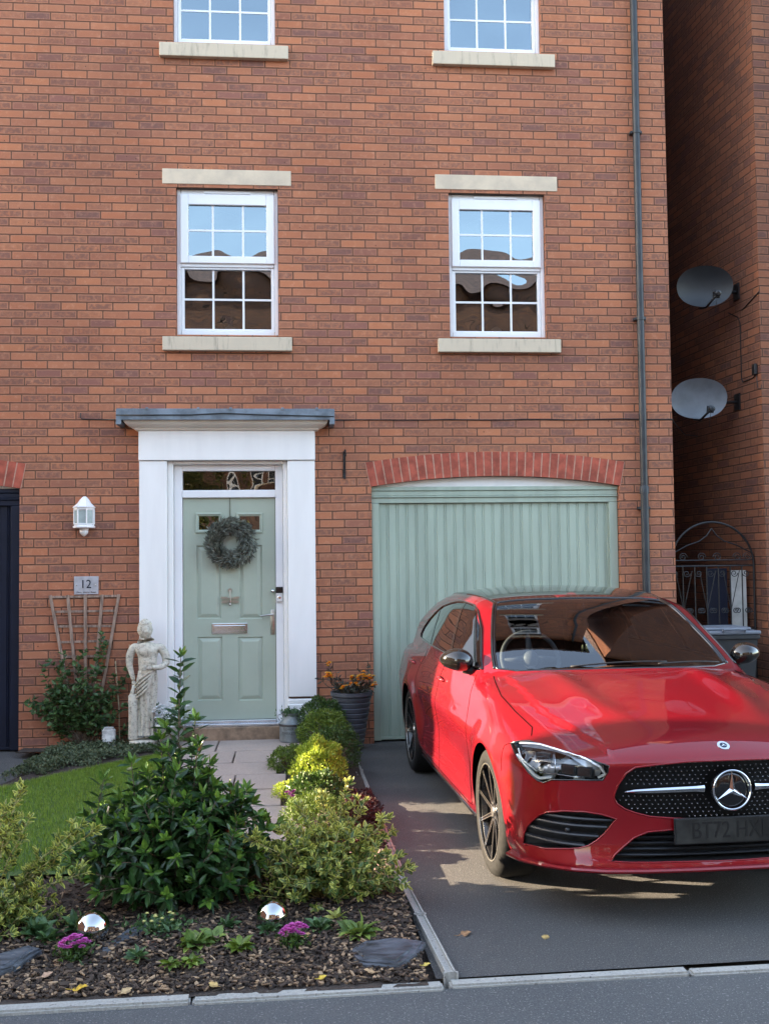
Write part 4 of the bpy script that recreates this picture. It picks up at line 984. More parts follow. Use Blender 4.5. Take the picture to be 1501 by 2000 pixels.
# ---- headlights
CHR2=mat('headlight_reflector',(.36,.37,.39),.28,metal=.5,var=.1,scale=20)
DRL=mat('light_guide',(.86,.88,.90),.25,var=.03,spec=.8)
LENSM=mat('projector_lens',(.02,.022,.026),.04,var=.05,coat=1.0)
for s in (1,-1):
    H_=HEAD if s==1 else mir(HEAD); g=patch('headlight',H_,(-.72,.66*s,.1),.10,.02,LGLASS,car,off=-.001)
    d=np.array([-.72,.66*s,.1]); d/=np.linalg.norm(d)
    def hp(P,ins): P=snap([(a,b*s,c) for a,b,c in P]); return [Vector(x) for x in (P-d*ins)]
    b=MB()
    # bright upper blade: reflector sheet along the top edge
    top=hp(dens([(-.42,.830,.748),(-.50,.775,.752),(-.604,.722,.742),(-.749,.652,.726),(-.832,.580,.712)],.02,False),.010); low=hp(dens([(-.47,.835,.725),(-.53,.800,.725),(-.62,.735,.718),(-.76,.665,.704),(-.835,.600,.690)],.02,False),.022)
    n_=min(len(top),len(low)); v=[];f=[]
    for i in range(n_): v+=[top[int(i*(len(top)-1)/(n_-1))],low[int(i*(len(low)-1)/(n_-1))]]
    for i in range(n_-1): f.append((2*i,2*i+1,2*i+3,2*i+2))
    b.add(v,f,0)
    o=b.build('reflector_blade',CHR2,g,fix=False,smooth=True)
    cc=np.mean(np.array(H_),axis=0); sh=[tuple(cc+(np.array(p)-cc)*.93) for p in H_]; patch('reflector',sh,(-.72,.66*s,.1),.10,.05,CHR2,g,off=-.050)
    dk=[(-.62,.815,.640),(-.66,.795,.655),(-.73,.742,.664),(-.80,.655,.664),(-.826,.600,.660),(-.826,.606,.645),(-.790,.672,.642),(-.712,.762,.630),(-.673,.789,.611)]; dk=dk if s==1 else mir(dk); patch('lamp_mask',[tuple(p) for p in dk],(-.72,.66*s,.1),.10,.05,GBLACK,g,off=-.040)
    b=MB(); b.tube(hp(dens([(-.44,.835,.742),(-.53,.762,.745),(-.62,.718,.738),(-.749,.652,.722),(-.835,.575,.705),(-.848,.556,.672),(-.832,.585,.655)],.02,False),.008),.0062,8)
    b.tube(hp(dens([(-.50,.860,.700),(-.56,.846,.668),(-.62,.822,.636),(-.655,.802,.624),(-.715,.765,.640)],.02,False),.009),.008,8)
    b.tube(hp(dens([(-.47,.850,.722),(-.53,.845,.690),(-.585,.825,.668),(-.625,.80,.655)],.02,False),.010),.004,8)
    b.build('daytime_light',DRL,g,smooth=True)
    b=MB(); b.tube(hp(dens([(-.60,.812,.664),(-.66,.790,.652),(-.73,.742,.656),(-.80,.650,.652)],.02,False),.012),.0032,6); b.tube(hp([(-.70,.735,.702),(-.71,.742,.66)],.014),.0028,6); b.build('chrome_line',CHROME,g,smooth=True)
    for (u,v_,z) in ((-.640,.772,.688),(-.752,.695,.680),(-.797,.640,.678)):
        c=hp([(u,v_,z)],.030)[0]; b=MB(); n2=Vector(d); e1=Vector((0,0,1)).cross(n2).normalized(); e2=n2.cross(e1)
        w_,h_=.036,.023
        for (q0,q1,dd0,dd1,m_) in ((1.0,1.0,-.02,.010,1),(.86,.80,.010,.014,0)):
            vv=[c+e1*(a*w_*q)+e2*(bb*h_*q)+n2*dd for q,dd in ((q0,dd0),(q1,dd1)) for a,bb in ((-1,-1),(1,-1),(1,1),(-1,1))]
            b.add(vv,[(0,1,5,4),(1,2,6,5),(2,3,7,6),(3,0,4,7),(4,5,6,7)],m_)
        b.build('projector',[LENSM,VANE],g)
    strip('headlight_seal',H_,.004,GBLACK,car,off=-.002,closed=True)
# ---- mirrors
for s in (1,-1):
    b=MB(); bm=bmesh.new(); bmesh.ops.create_uvsphere(bm,u_segments=32,v_segments=20,radius=1)
    for v in bm.verts:
        x,y,z=v.co; back=max(0,x)
        X=.78+x*.085*(1 if x<0 else .35); Y=(.905+y*.100+.0*z)*1; Z=1.035+z*(.070-.012*y)+.008*y
        if z<-.2: Z+=(-z-.2)*.010
        v.co=Vector((X+.03*(y>0)*y,Y*s,Z))
    if s<0: bmesh.ops.reverse_faces(bm,faces=bm.faces)
    b.bm(bm,0); mo=b.build('door_mirror',mat('mirror_black',(.010,.009,.008),.08,var=.02,coat=.6),car,smooth=True)
    b=MB(); b.tube([Vector((.79,.86*s,.985)),Vector((.79,.825*s,.975)),Vector((.78,.79*s,.965))],[.030,.028,.040],10); b.build('mirror_arm',MBLACK,mo,smooth=True)
    b=MB(); bm=bmesh.new(); bmesh.ops.create_uvsphere(bm,u_segments=24,v_segments=8,radius=1)
    for v in bm.verts: v.co=Vector((.812+v.co.x*.004,(.910+v.co.y*.088)*s,1.035+v.co.z*.056))
    b.bm(bm); b.build('mirror_glass',CHROME,mo,smooth=True)
# ---- number plate
pl=MB(); pu=float(front_pts(np.array(.20),np.array(.43))[0])-.022
pl.box(pu,-.262,.362,pu+.012,.262,.478,0,bev=.004); pl.box(pu-.002,-.255,.368,pu,.255,.472,1)
po=pl.build('number_plate',[MBLACK,mat('dimmed_plate',(.030,.030,.027),.35,var=.3,scale=8)],car)
tb_=text_mesh('BT72 HXL',.105,0,0,0,.0008,sx=.80)
v=[(pu-.003+y*0-.001*(1 if y<0 else 0),-x,z+.420) for x,y,z in tb_.v]; mk('plate_lettering',v,tb_.f,mat('plate_ink',(.006,.006,.006),.5),po)
# ---- interior
b=MB(); P,f=[],[]
b.box(.62,-.66,.80,.98,.66,.955,bev=.03); b.box(.55,-.66,.70,.75,.66,.965,bev=.02); b.box(1.0,-.68,.50,3.0,.68,.54)
b.build('dashboard',INTER,car,smooth=False)
for s in (1,-1):
    b=MB()
    b.box(1.45,s*.37-.25,.54,1.95,s*.37+.25,.74,bev=.06)
    m2=MB(); m2.box(1.86,s*.37-.24,.66,1.99,s*.37+.24,1.20,bev=.055); m2.v=[(x+(z-.66)*.28,y,z) for x,y,z in m2.v]; b.add(m2.v,m2.f)
    m2=MB(); m2.box(2.03,s*.37-.12,1.20,2.12,s*.37+.12,1.345,bev=.035); b.add(m2.v,m2.f)
    b.build('seat',INTER,car,auto=40)
b=MB(); b.box(2.45,-.62,.54,2.95,.62,.74,bev=.05); b.box(2.85,-.62,.70,3.0,.62,1.15,bev=.05); b.build('rear_seat',INTER,car)
b=MB(); c=Vector((1.10,.37,1.0)); ax=Vector((-.92,0,.40)).normalized(); e1=Vector((0,1,0)); e2=ax.cross(e1)
n=40; pts=[c+(e1*math.cos(2*math.pi*k/n)+e2*math.sin(2*math.pi*k/n))*.182 for k in range(n+1)]; b.tube(pts,.015,10,caps=False)
for a in (0,math.pi,-math.pi/2,math.pi/2): b.tube([c,c+(e1*math.cos(a)+e2*math.sin(a))*.18],[.03,.012],8)
b.sphere(c,.055,seg=14); b.build('steering_wheel',mat('wheel_grey',(.42,.42,.42),.45,var=.1),car,smooth=True)
b=MB(); b.box(1.115,-.12,1.245,1.140,.12,1.305,bev=.012); b.tube([Vector((1.13,0,1.30)),Vector((1.16,0,1.345))],.012,8); b.build('rear_view_mirror',GBLACK,car)
# wipers
for (a,bb) in (((.475,.30,1.0),(.500,-.28,1.01)),((.475,-.22,1.0),(.575,-.64,1.01))):
    P=snap(dens([a,bb],.05,False)); P=P+grad(P)*.014; b=MB(); b.tube([Vector(p) for p in P],.005,6); b.build('wiper',MBLACK,car,smooth=True)
# parking permit disc on the screen
# charm hanging from the rear-view mirror
hc=Vector((1.12,-.01,1.10))
Mx=Matrix.Rotation(math.pi/2+CA,4,'Z'); off=Vector((1.919,-3.973,0))
def W(p): return off+Mx@Vector(p)
b=MB(); b.tube([W((1.128,.0,1.25)),W((1.10,.0,1.17)),W((1.10,.0,1.09))],.0018,6,m=0)
for k,(dy,dz,l,r_) in enumerate(((.0,.0,.055,.011),(.028,-.006,.045,.008),(-.026,-.003,.06,.012),(.012,.055,.03,.006),(-.012,.05,.03,.006))):
    b.tube([W((1.10,dy,1.09+dz)),W((1.098,dy*1.05,1.09+dz-l*.5)),W((1.10,dy*1.1,1.09+dz-l))],[.004,r_*1.4,r_*.8],8,m=1)
tag(b.build('hanging_charm',[BLACKM,mat('charm_ivory',(.90,.92,.50),.4)],base=W((1.10,0,1.03)),smooth=True),'pale yellow green charm dangling behind the windscreen of the red car','charm')
bpy.data.meshes.remove(base_me)
# ================================================================== THINGS ON AND AGAINST THE FACADE
# half-lantern wall light
def wall_lamp():
    t=thing('wall_lamp','white half lantern with frosted panes fixed to the brick above the number plaque','lamp',(-1.789,0,1.93)); c=(-1.789,-.045)
    def hexr(r,z): # half hexagon, flat back on the wall
        return [(c[0]-r,0.0,z),(c[0]-r*.98,-.055*r/.085,z),(c[0]-r*.45,-.118*r/.085,z),(c[0]+r*.45,-.118*r/.085,z),(c[0]+r*.98,-.055*r/.085,z),(c[0]+r,0.0,z)]
    def stack(lv,b,m=0):
        v=[p for r,z in lv for p in hexr(r,z)]; f=[]
        for i in range(len(lv)-1):
            for k in range(6): f.append((i*6+k,i*6+(k+1)%6,(i+1)*6+(k+1)%6,(i+1)*6+k))
        f.append(tuple(range(6))); f.append(tuple(len(v)-6+k for k in range(6))); b.add(v,f,m)
    b=MB(); stack([(.092,2.122),(.094,2.130),(.080,2.142),(.058,2.165),(.040,2.195),(.022,2.216),(.010,2.226)],b); b.build('lamp_roof',UPVC,t)
    b=MB(); stack([(.086,1.945),(.092,1.95),(.092,1.962),(.082,1.968)],b); stack([(.082,1.968),(.085,1.985),(.078,1.988)],b); stack([(.080,2.10),(.086,2.108),(.086,2.122)],b)
    for k in range(6):
        a=hexr(.083,1.98)[k]; b.tube([a,(a[0],a[1],2.11)],.006,6)
    b.lathe([(.045,1.945),(.036,1.925),(.038,1.912),(.030,1.895),(.014,1.880),(.0,1.872)],(c[0],-.035,0),16); b.box(c[0]-.03,-.03,1.90,c[0]+.03,.0,1.95)
    b.build('lamp_body',UPVC,t)
    b=MB(); stack([(.079,1.985),(.079,2.105)],b); b.build('lamp_panes',FROST,t)
wall_lamp()
t=thing('house_number_plaque','slate grey plaque reading 12 on the brick wall above the trellis','sign',(-1.773,0,1.44))
b=MB(); b.box(-1.878,-.014,1.365,-1.668,-.001,1.523,bev=.002); pq=b.build('plaque',mat('brushed_plaque',(.42,.42,.46),.35,metal=.3,var=.08,scale=20),t)
tm=text_mesh('12',.105,-1.776,-.0155,1.452,.001,sx=.95); tm.build('number',NAVY,pq,fix=False)
tm=text_mesh('Mere  Works  Road',.020,-1.773,-.0155,1.384,.0004,sx=1.0); tm.build('street_line',NAVY,pq,fix=False)
b=MB(); 
for x in (-1.856,-1.690): b.lathe([(.007,-.015),(.006,-.019),(.0,-.020)],(x,0,1.447),12,axis='y')
b.build('screw_cap',CHROME,pq)
# fan trellis
def trellis():
    b=MB(); y0,y1=-.030,-.010; r=random.Random(3)
    top=[-2.080,-1.930,-1.779,-1.632,-1.490]; bot=[-1.900,-1.838,-1.776,-1.714,-1.652]; zt,zb=1.362,.42
    def bar(xa,za,xb,zb_,w,ya,yb):
        d=Vector((xb-xa,0,zb_-za)).normalized(); n=Vector((-d.z,0,d.x))*w/2
        q=[(xa-n.x,za-n.z),(xa+n.x,za+n.z),(xb+n.x,zb_+n.z),(xb-n.x,zb_-n.z)]; b.prism(q,ya,yb)
    for a,c in zip(top,bot): bar(a,zt,c,zb,.024,y0,y1)
    for z in (1.348,1.218,1.088,.955,.826,.70,.58):
        t=(zt-z)/(zt-zb); bar(top[0]+(bot[0]-top[0])*t-.012,z+r.uniform(-.004,.004),top[4]+(bot[4]-top[4])*t+.012,z+r.uniform(-.004,.004),.020,y1+.0005,y1+.0095)
    return tag(b.build('fan_trellis',TIMBER,base=(-1.78,0,.42)),'weathered wooden fan trellis leaning on the brick wall','trellis')
trellis()
for k,(x0,x1,z1) in enumerate(((-1.46,-1.52,.78),(-1.335,-1.40,.92))):
    b=MB(); b.tube([(x0,-.16,.05),((x0+x1)/2+.01,-.09,z1*.5),(x1,-.02,z1)],.0055,8); 
    tag(b.build('garden_cane',mat('cane',(.40,.31,.19),.6,var=.2,scale=20),base=(x0,-.16,.05),smooth=True),['thin bamboo cane leaning on the wall right of the climbing rose','taller thin bamboo cane leaning beside the statue'][k],'cane',group='bamboo canes by the wall')
# hanging-basket hook between the doorway and garage
b=MB(); b.box(.488,-.012,2.37,.512,0,2.62,bev=.003); b.tube([(.50,-.01,2.60),(.50,-.10,2.625),(.50,-.20,2.61),(.50,-.235,2.58),(.50,-.225,2.555)],.006,8); b.tube([(.50,-.01,2.42),(.50,-.08,2.49),(.50,-.14,2.60)],.005,8)
tag(b.build('hook_bracket',BLACKM,base=(.5,0,2.37)),'black iron hanging basket bracket between the doorway and the garage arch','bracket')
# thin cable along the facade
b=MB(); pts=[(-1.825,-.004,2.965),(-1.828,-.005,2.93),(-1.815,-.006,2.912),(-1.49,-.006,2.905),(-1.482,-.232,2.915),(-.85,-.235,2.918),(-.56,-.237,2.932),(-.25,-.235,2.920),(.400,-.235,2.905),(.408,-.008,2.903)]
for k in range(14): pts.append((.5+(3.53-.5)*k/13,-.007,2.903+.004*math.sin(k*1.9)+.012*k/13))
pts+= [(3.552,.0,2.915),(3.60,.1,2.90),(3.9,.6,2.84),(4.15,.9,2.86)]
b.tube(pts,.0048,8); tag(b.build('wall_cable',BLACKM,base=(-1.8,0,2.9),smooth=True),'thin black cable clipped across the brickwork over the door and garage','cable')
# dried-leaf wreath on the door
def leafset(rs,pos,dr,L,Wd,up=None,bend=.15,fold=.18,tint=None,tv=.25,two=False):
    """arrays of folded leaves; tint per leaf (or edge/centre when two)"""
    n=len(pos); pos=np.asarray(pos,float); dr=np.asarray(dr,float); dr/=np.linalg.norm(dr,axis=1,keepdims=True)+1e-9
    L=np.broadcast_to(L,(n,)).astype(float); Wd=np.broadcast_to(Wd,(n,)).astype(float)
    r=rs.normal(size=(n,3)); 
    if up is not None: r=np.asarray(up)+r*.45
    nn=r-(r*dr).sum(1,keepdims=True)*dr; nn/=np.linalg.norm(nn,axis=1,keepdims=True)+1e-9; s=np.cross(dr,nn)
    T=[(0,0,0),(.34,.5,0),(.72,.36,-.3),(1,0,-1),(.72,-.36,-.3),(.34,-.5,0),(.34,0,0),(.72,0,-.3)]
    V=np.zeros((n,8,3))
    for i,(a,b_,c) in enumerate(T):
        f=fold if i in (6,7) else 0
        V[:,i]=pos+dr*(L*a)[:,None]+s*(Wd*b_)[:,None]+nn*(L*c*bend-f*Wd)[:,None]
    F=np.array([(0,1,6),(0,6,5)]),np.array([(1,2,7,6),(6,7,4,5)]),np.array([(2,3,7),(7,3,4)])
    faces=[]; o=np.arange(n)*8
    for Fk in F:
        for q in Fk: faces+= (o[:,None]+q[None]).tolist()
    if tint is None: tint=rs.rand(n)
    tn=np.repeat(np.asarray(tint,float)[:,None],8,1)+rs.normal(size=(n,1))*0
    if two:                                   # variegated: pale edge, green middle
        tn[:,[6,7,0]]-=two
    return V.reshape(-1,3),faces,tn.reshape(-1)
def leaves_obj(name,sets,m,parent=None,base=None):
    V=[];F=[];T=[];n=0
    for v,f,t in sets:
        V.append(v); F+=[[i+n for i in q] for q in f]; T.append(t); n+=len(v)
    return mk(name,np.concatenate(V),F,m,parent,base=base,tint=np.clip(np.concatenate(T),0,1))
rs=np.random.RandomState(5)
def wreath():
    t=thing('door_wreath','round grey green leafy wreath hanging on the front door','wreath',(-.516,.03,1.80)); c=np.array([-.516,.008,1.805])
    n=1500; a=rs.rand(n)*2*np.pi; ph=rs.rand(n)*2*np.pi; R0=.150; rr=.045+.012*rs.rand(n)
    er=np.stack([np.cos(a),np.zeros(n),np.sin(a)],1); et=np.stack([-np.sin(a),np.zeros(n),np.cos(a)],1); ey=np.array([[0,-1.,0]])
    nrm=er*np.cos(ph)[:,None]+ey*np.abs(np.sin(ph))[:,None]; pos=c+er*R0+nrm*rr[:,None]*np.array([1,.7,1])
    d=nrm*.8-et*.75+rs.normal(size=(n,3))*.25; d[:,1]=np.minimum(d[:,1],.1)
    leaves_obj('wreath_leaves',[leafset(rs,pos,d,.042+.02*rs.rand(n),.015,bend=.2)],leaf_mat('wreath_leaf',(.10,.11,.085),(.27,.28,.235),.6,.1,cvar=(.7,.72,.7)),t)
    b=MB(); b.tube([Vector(c)+Vector((math.cos(x)*R0,.018,math.sin(x)*R0)) for x in np.linspace(0,2*math.pi,33)],.022,8,caps=False); b.build('wreath_ring',mat('twig',(.07,.06,.045),.9),t)
    b=MB(); b.box(-.531,.045,1.98,-.521,.048,2.208); b.build('hanging_ribbon',mat('ribbon',(.16,.17,.12),.8),t)
wreath()
# ------------------------------------------------------------------ passage: gate, dishes, cables, bin
def gate():
    Y=.20; t=thing('arched_iron_gate','black wrought iron gate with an arched top across the side passage','gate',(3.95,Y,0)); x0,x1=3.575,4.385; cx=(x0+x1)/2; zs=1.56
    b=MB(); hw=(x1-x0)/2; hh=.40
    arch=[(cx-hw*math.cos(math.pi*k/28),Y,zs+hh*math.sin(math.pi*k/28)) for k in range(29)]
    b.tube([(x0,Y,.02),(x0,Y,zs)]+arch[1:-1]+[(x1,Y,zs),(x1,Y,.02)],.011,8)
    b.build('gate_frame',BLACKM,t)
    b=MB()
    b.tube([(x0,Y,1.545),(x1,Y,1.545)],.008,6); b.tube([(x0,Y,1.60),(x1,Y,1.60)],.006,6)
    b.tube([(x0,Y,.95),(x1,Y,.95)],.007,6); b.tube([(x0,Y,.12),(x1,Y,.12)],.009,6)
    n=7
    for k in range(1,n): x=x0+(x1-x0)*k/n; b.tube([(x,Y,.12),(x,Y,1.545)],.0062,6)
    for sx in (-1,1):
        b.tube([(cx+sx*hw*.98,Y,1.66),(cx+sx*hw*.6,Y,1.74),(cx+sx*hw*.3,Y,1.78),(cx+sx*.05,Y,1.83),(cx,Y,1.90)],.006,6)
    def scroll(px,pz,r,sx,turn=1.6,sz=1):
        p=[]
        for k in range(26):
            a=k/25*turn*2*math.pi; rr=r*(1-k/25*.8); p.append((px+sx*rr*math.cos(a),Y,pz+sz*rr*math.sin(a)))
        b.tube(p,.0042,6)
    for x in (x0+.12,x0+.30,cx+.05,x1-.16,x1-.06): scroll(x,1.63,.042,1 if x<cx else -1)
    for k in range(n): 
        x=x0+(x1-x0)*(k+.5)/n; scroll(x-.02,1.475,.035,1 if k%2 else -1,1.4,-1)
        scroll(x+.012,1.12,.030,-1,1.4); scroll(x-.012,1.12,.030,1,1.4)
    for k in (1,3,5):
        x=x0+(x1-x0)*k/n; b.tube([(x,Y,1.12),(x+.09,Y,1.50)],.004,6); b.tube([(x,Y,1.12),(x-.07,Y,1.50)],.004,6)
    b.build('gate_bars',BLACKM,t)
    b=MB(); b.box(x0-.025,Y-.02,1.42,x0-.012,Y+.02,1.53); b.build('hinge',PIPE,t)
gate()
DISH=[mat('dish_grey',(.15,.17,.195),.5,var=.12,scale=4),mat('dish_black',(.012,.012,.013),.4),mat('dish_dark_grey',(.02,.023,.027),.5,var=.12,scale=4)]
def dish(c,lab,k,tilt,yaw,sc_=1.0,mt=0):
    t=thing('satellite_dish',lab,'satellite dish',c,group='grey satellite dishes on the passage wall')
    Rm=Matrix.Rotation(yaw,3,'Z')@Matrix.Rotation(tilt,3,'X'); C=Vector(c)
    P=lambda x,y,z: C+Rm@Vector((x,y,z))
    b=MB(); n=48;v=[];f=[]; rings=10
    for side in (0,1):
        for i in range(rings+1):
            q=i/rings
            for k_ in range(n):
                a=2*math.pi*k_/n; x=.270*q*math.cos(a); z=.205*q*math.sin(a)*(1+.05*math.cos(2*a)); v.append(P(x,.075*(q*q)*-1+ (.006 if side else 0)+.03,z))
    m_=(rings+1)*n
    for s in (0,1):
        for i in range(rings):
            for k_ in range(n):
                k2=(k_+1)%n; q=(s*m_+i*n+k_,s*m_+i*n+k2,s*m_+(i+1)*n+k2,s*m_+(i+1)*n+k_); f.append(q if s else q[::-1])
    for k_ in range(n):
        k2=(k_+1)%n; f.append((rings*n+k_,rings*n+k2,m_+rings*n+k2,m_+rings*n+k_))
    b.add(v,f); b.build('reflector',DISH[0 if k else 2],t,auto=50)
    b=MB(); b.tube([P(-.02,.03,-.21),P(.0,-.12,-.20),P(.055,-.26,-.085)],.011,8); b.tube([P(.055,-.26,-.09),P(.05,-.25,-.25)],.003,6); b.build('feed_arm',DISH[1],t,smooth=True)
    b=MB(); 
    b.lathe([(.022,-.03),(.030,-.02),(.030,.02),(.016,.03)],(0,0,0),14,axis='y'); b.box(-.032,-.055,-.045,.032,-.02,.022,bev=.006)
    b.v=[tuple(P(x+.06,y*-1-.26,z-.075)) for x,y,z in b.v]; b.build('receiver_head',PIPE if k else DISH[1],t)
    b=MB(); w=Vector((4.42-.077*c[1],c[1]+.12,c[2]-.02)); b.tube([P(0,.04,-.02),P(0,.09,-.06),w],.016,8); b.box(w.x-.02,w.y-.06,w.z-.08,w.x+.012,w.y+.06,w.z+.08); b.build('wall_bracket',DISH[1],t)
dish((4.005,.30,4.245),'upper dark grey satellite dish on the passage wall',0,math.radians(12),math.radians(-6))
dish((3.935,.34,3.165),'lower lighter grey satellite dish, partly hidden by the house corner',1,math.radians(14),math.radians(-6))
b=MB(); wx=lambda y:4.42-.0772*y-.006
b.tube([(wx(.30)-.15,.3,3.99),(wx(.36)-.02,.36,3.96),(wx(.36),.36,3.90),(wx(.36),.36,3.36),(wx(.34),.34,3.32),(wx(.14),.14,3.33),(wx(.08),.08,3.36)],.005,6)
b.tube([(wx(.08),.08,3.34),(wx(.06),.06,3.22),(wx(.0),.0,3.20),(wx(-.0),-.005,3.24)],.004,6); b.tube([(wx(.32),.32,4.02),(wx(.05),.05,4.10),(wx(-.0),-.006,4.12)],.005,6)
b.box(wx(.1)-.03,.05,3.35,wx(.1),.11,3.45,bev=.004)
tag(b.build('dish_cable',BLACKM,base=(4.4,.2,3.3)),'black aerial cable and junction box on the shaded passage wall','cable')
def wheelie_bin():
    t=thing('wheelie_bin','dark wheelie bin with a grey blue lid by the iron gate','bin',(4.06,-.25,0)); x0,x1,y0,y1=3.64,4.155,-.36,.10
    b=MB(); a=.045
    v=[(x0+a,y0+a+.03,.06),(x1-a,y0+a+.03,.06),(x1-a,y1-a,.06),(x0+a,y1-a,.06),(x0,y0,.93),(x1,y0,.93),(x1,y1,.93),(x0,y1,.93)]
    b.add(v,[(0,3,2,1),(4,5,6,7),(0,1,5,4),(1,2,6,5),(2,3,7,6),(3,0,4,7)]); b.box(x0-.015,y0-.015,.895,x1+.015,y1+.015,.935,bev=.008); b.build('bin_body',mat('bin_black',(.025,.028,.032),.5,var=.1),t)
    b=MB(); b.box(x0-.02,y0-.03,.938,x1+.02,y1+.03,.972,bev=.012); b.box(x0+.04,y0+.04,.972,x1-.04,y1-.05,1.0,bev=.014); b.tube([(x0-.01,y1+.035,.96),(x1+.01,y1+.035,.96)],.016,10)
    b.tube([(x0+.18,y0-.028,.965),(x0+.18,y0-.05,.985),(x0+.30,y0-.05,.99),(x0+.38,y0-.05,.985),(x0+.38,y0-.028,.965)],.011,8)
    b.build('bin_lid',mat('bin_lid',(.16,.18,.215),.42,var=.1,scale=6),t)
    for x in (x0+.02,x1-.02):
        b=MB(); b.lathe([(.10,-.02),(.10,.02)],(x,y1-.04,.10),20,axis='x'); b.build('wheel',RUBBER,t)
wheelie_bin()
b=MB(); b.box(4.195,.28,.03,4.345,.30,1.50,bev=.004); tag(b.build('white_board',mat('aged_white_board',(.52,.53,.50),.6,var=.12,scale=5),base=(4.27,.29,0)),'tall narrow white board standing in the passage behind the gate','board')
b=MB(); b.box(3.965,.30,.03,4.165,.32,1.52,bev=.004); tag(b.build('dark_board',NAVY,base=(4.06,.31,0)),'dark navy panel behind the bars of the iron gate','board')
b=MB(); b.box(3.56,4.6,0,4.0,4.8,7.9); tag(b.build('passage_shade_wall',BRICK2,base=(3.8,4.7,0)),'unseen dark brick wall added at the far end to keep the passage dark','wall')  # added out of sight to shut sky light out of the passage
# ------------------------------------------------------------------ statue
STAT=None
def stat_mat():
    m,nt,b=node_mat('lichened_stone'); tc=N(nt,'ShaderNodeTexCoord'); v=tc.outputs['Object']; ge=N(nt,'ShaderNodeNewGeometry')
    c=mixc(nt,noise(nt,v,9,4),(.62,.58,.48),(.50,.46,.37)); d=noise(nt,v,34,6,.8); c=mixc(nt,mth(nt,'MULTIPLY',ramp(nt,d,.46,.66),.75),c,(.13,.12,.10))
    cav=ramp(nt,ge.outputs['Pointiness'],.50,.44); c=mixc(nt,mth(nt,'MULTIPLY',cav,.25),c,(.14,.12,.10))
    nt.links.new(c,b.inputs['Base Color']); b.inputs['Roughness'].default_value=.9; bump(nt,b,d,.004); return m
def skin_body(name,verts,edges,m,parent,base=None,levels=2,root=0):
    me=bpy.data.meshes.new(name); me.from_pydata([v[:3] for v in verts],edges,[]); o=bpy.data.objects.new('tmp',me); COL.objects.link(o)
    sk=o.modifiers.new('s','SKIN'); sk.use_smooth_shade=True; sk.branch_smoothing=.6
    for i,v in enumerate(verts):
        r=v[3]; me.skin_vertices[0].data[i].radius=(r,v[4] if len(v)>4 else r); me.skin_vertices[0].data[i].use_root=(i==root)
    sb=o.modifiers.new('u','SUBSURF'); sb.levels=levels
    dg=bpy.context.evaluated_depsgraph_get(); r=bpy.data.meshes.new_from_object(o.evaluated_get(dg)); bpy.data.objects.remove(o)
    V=[v.co[:] for v in r.vertices]; F=[tuple(p.vertices) for p in r.polygons]; return V,F
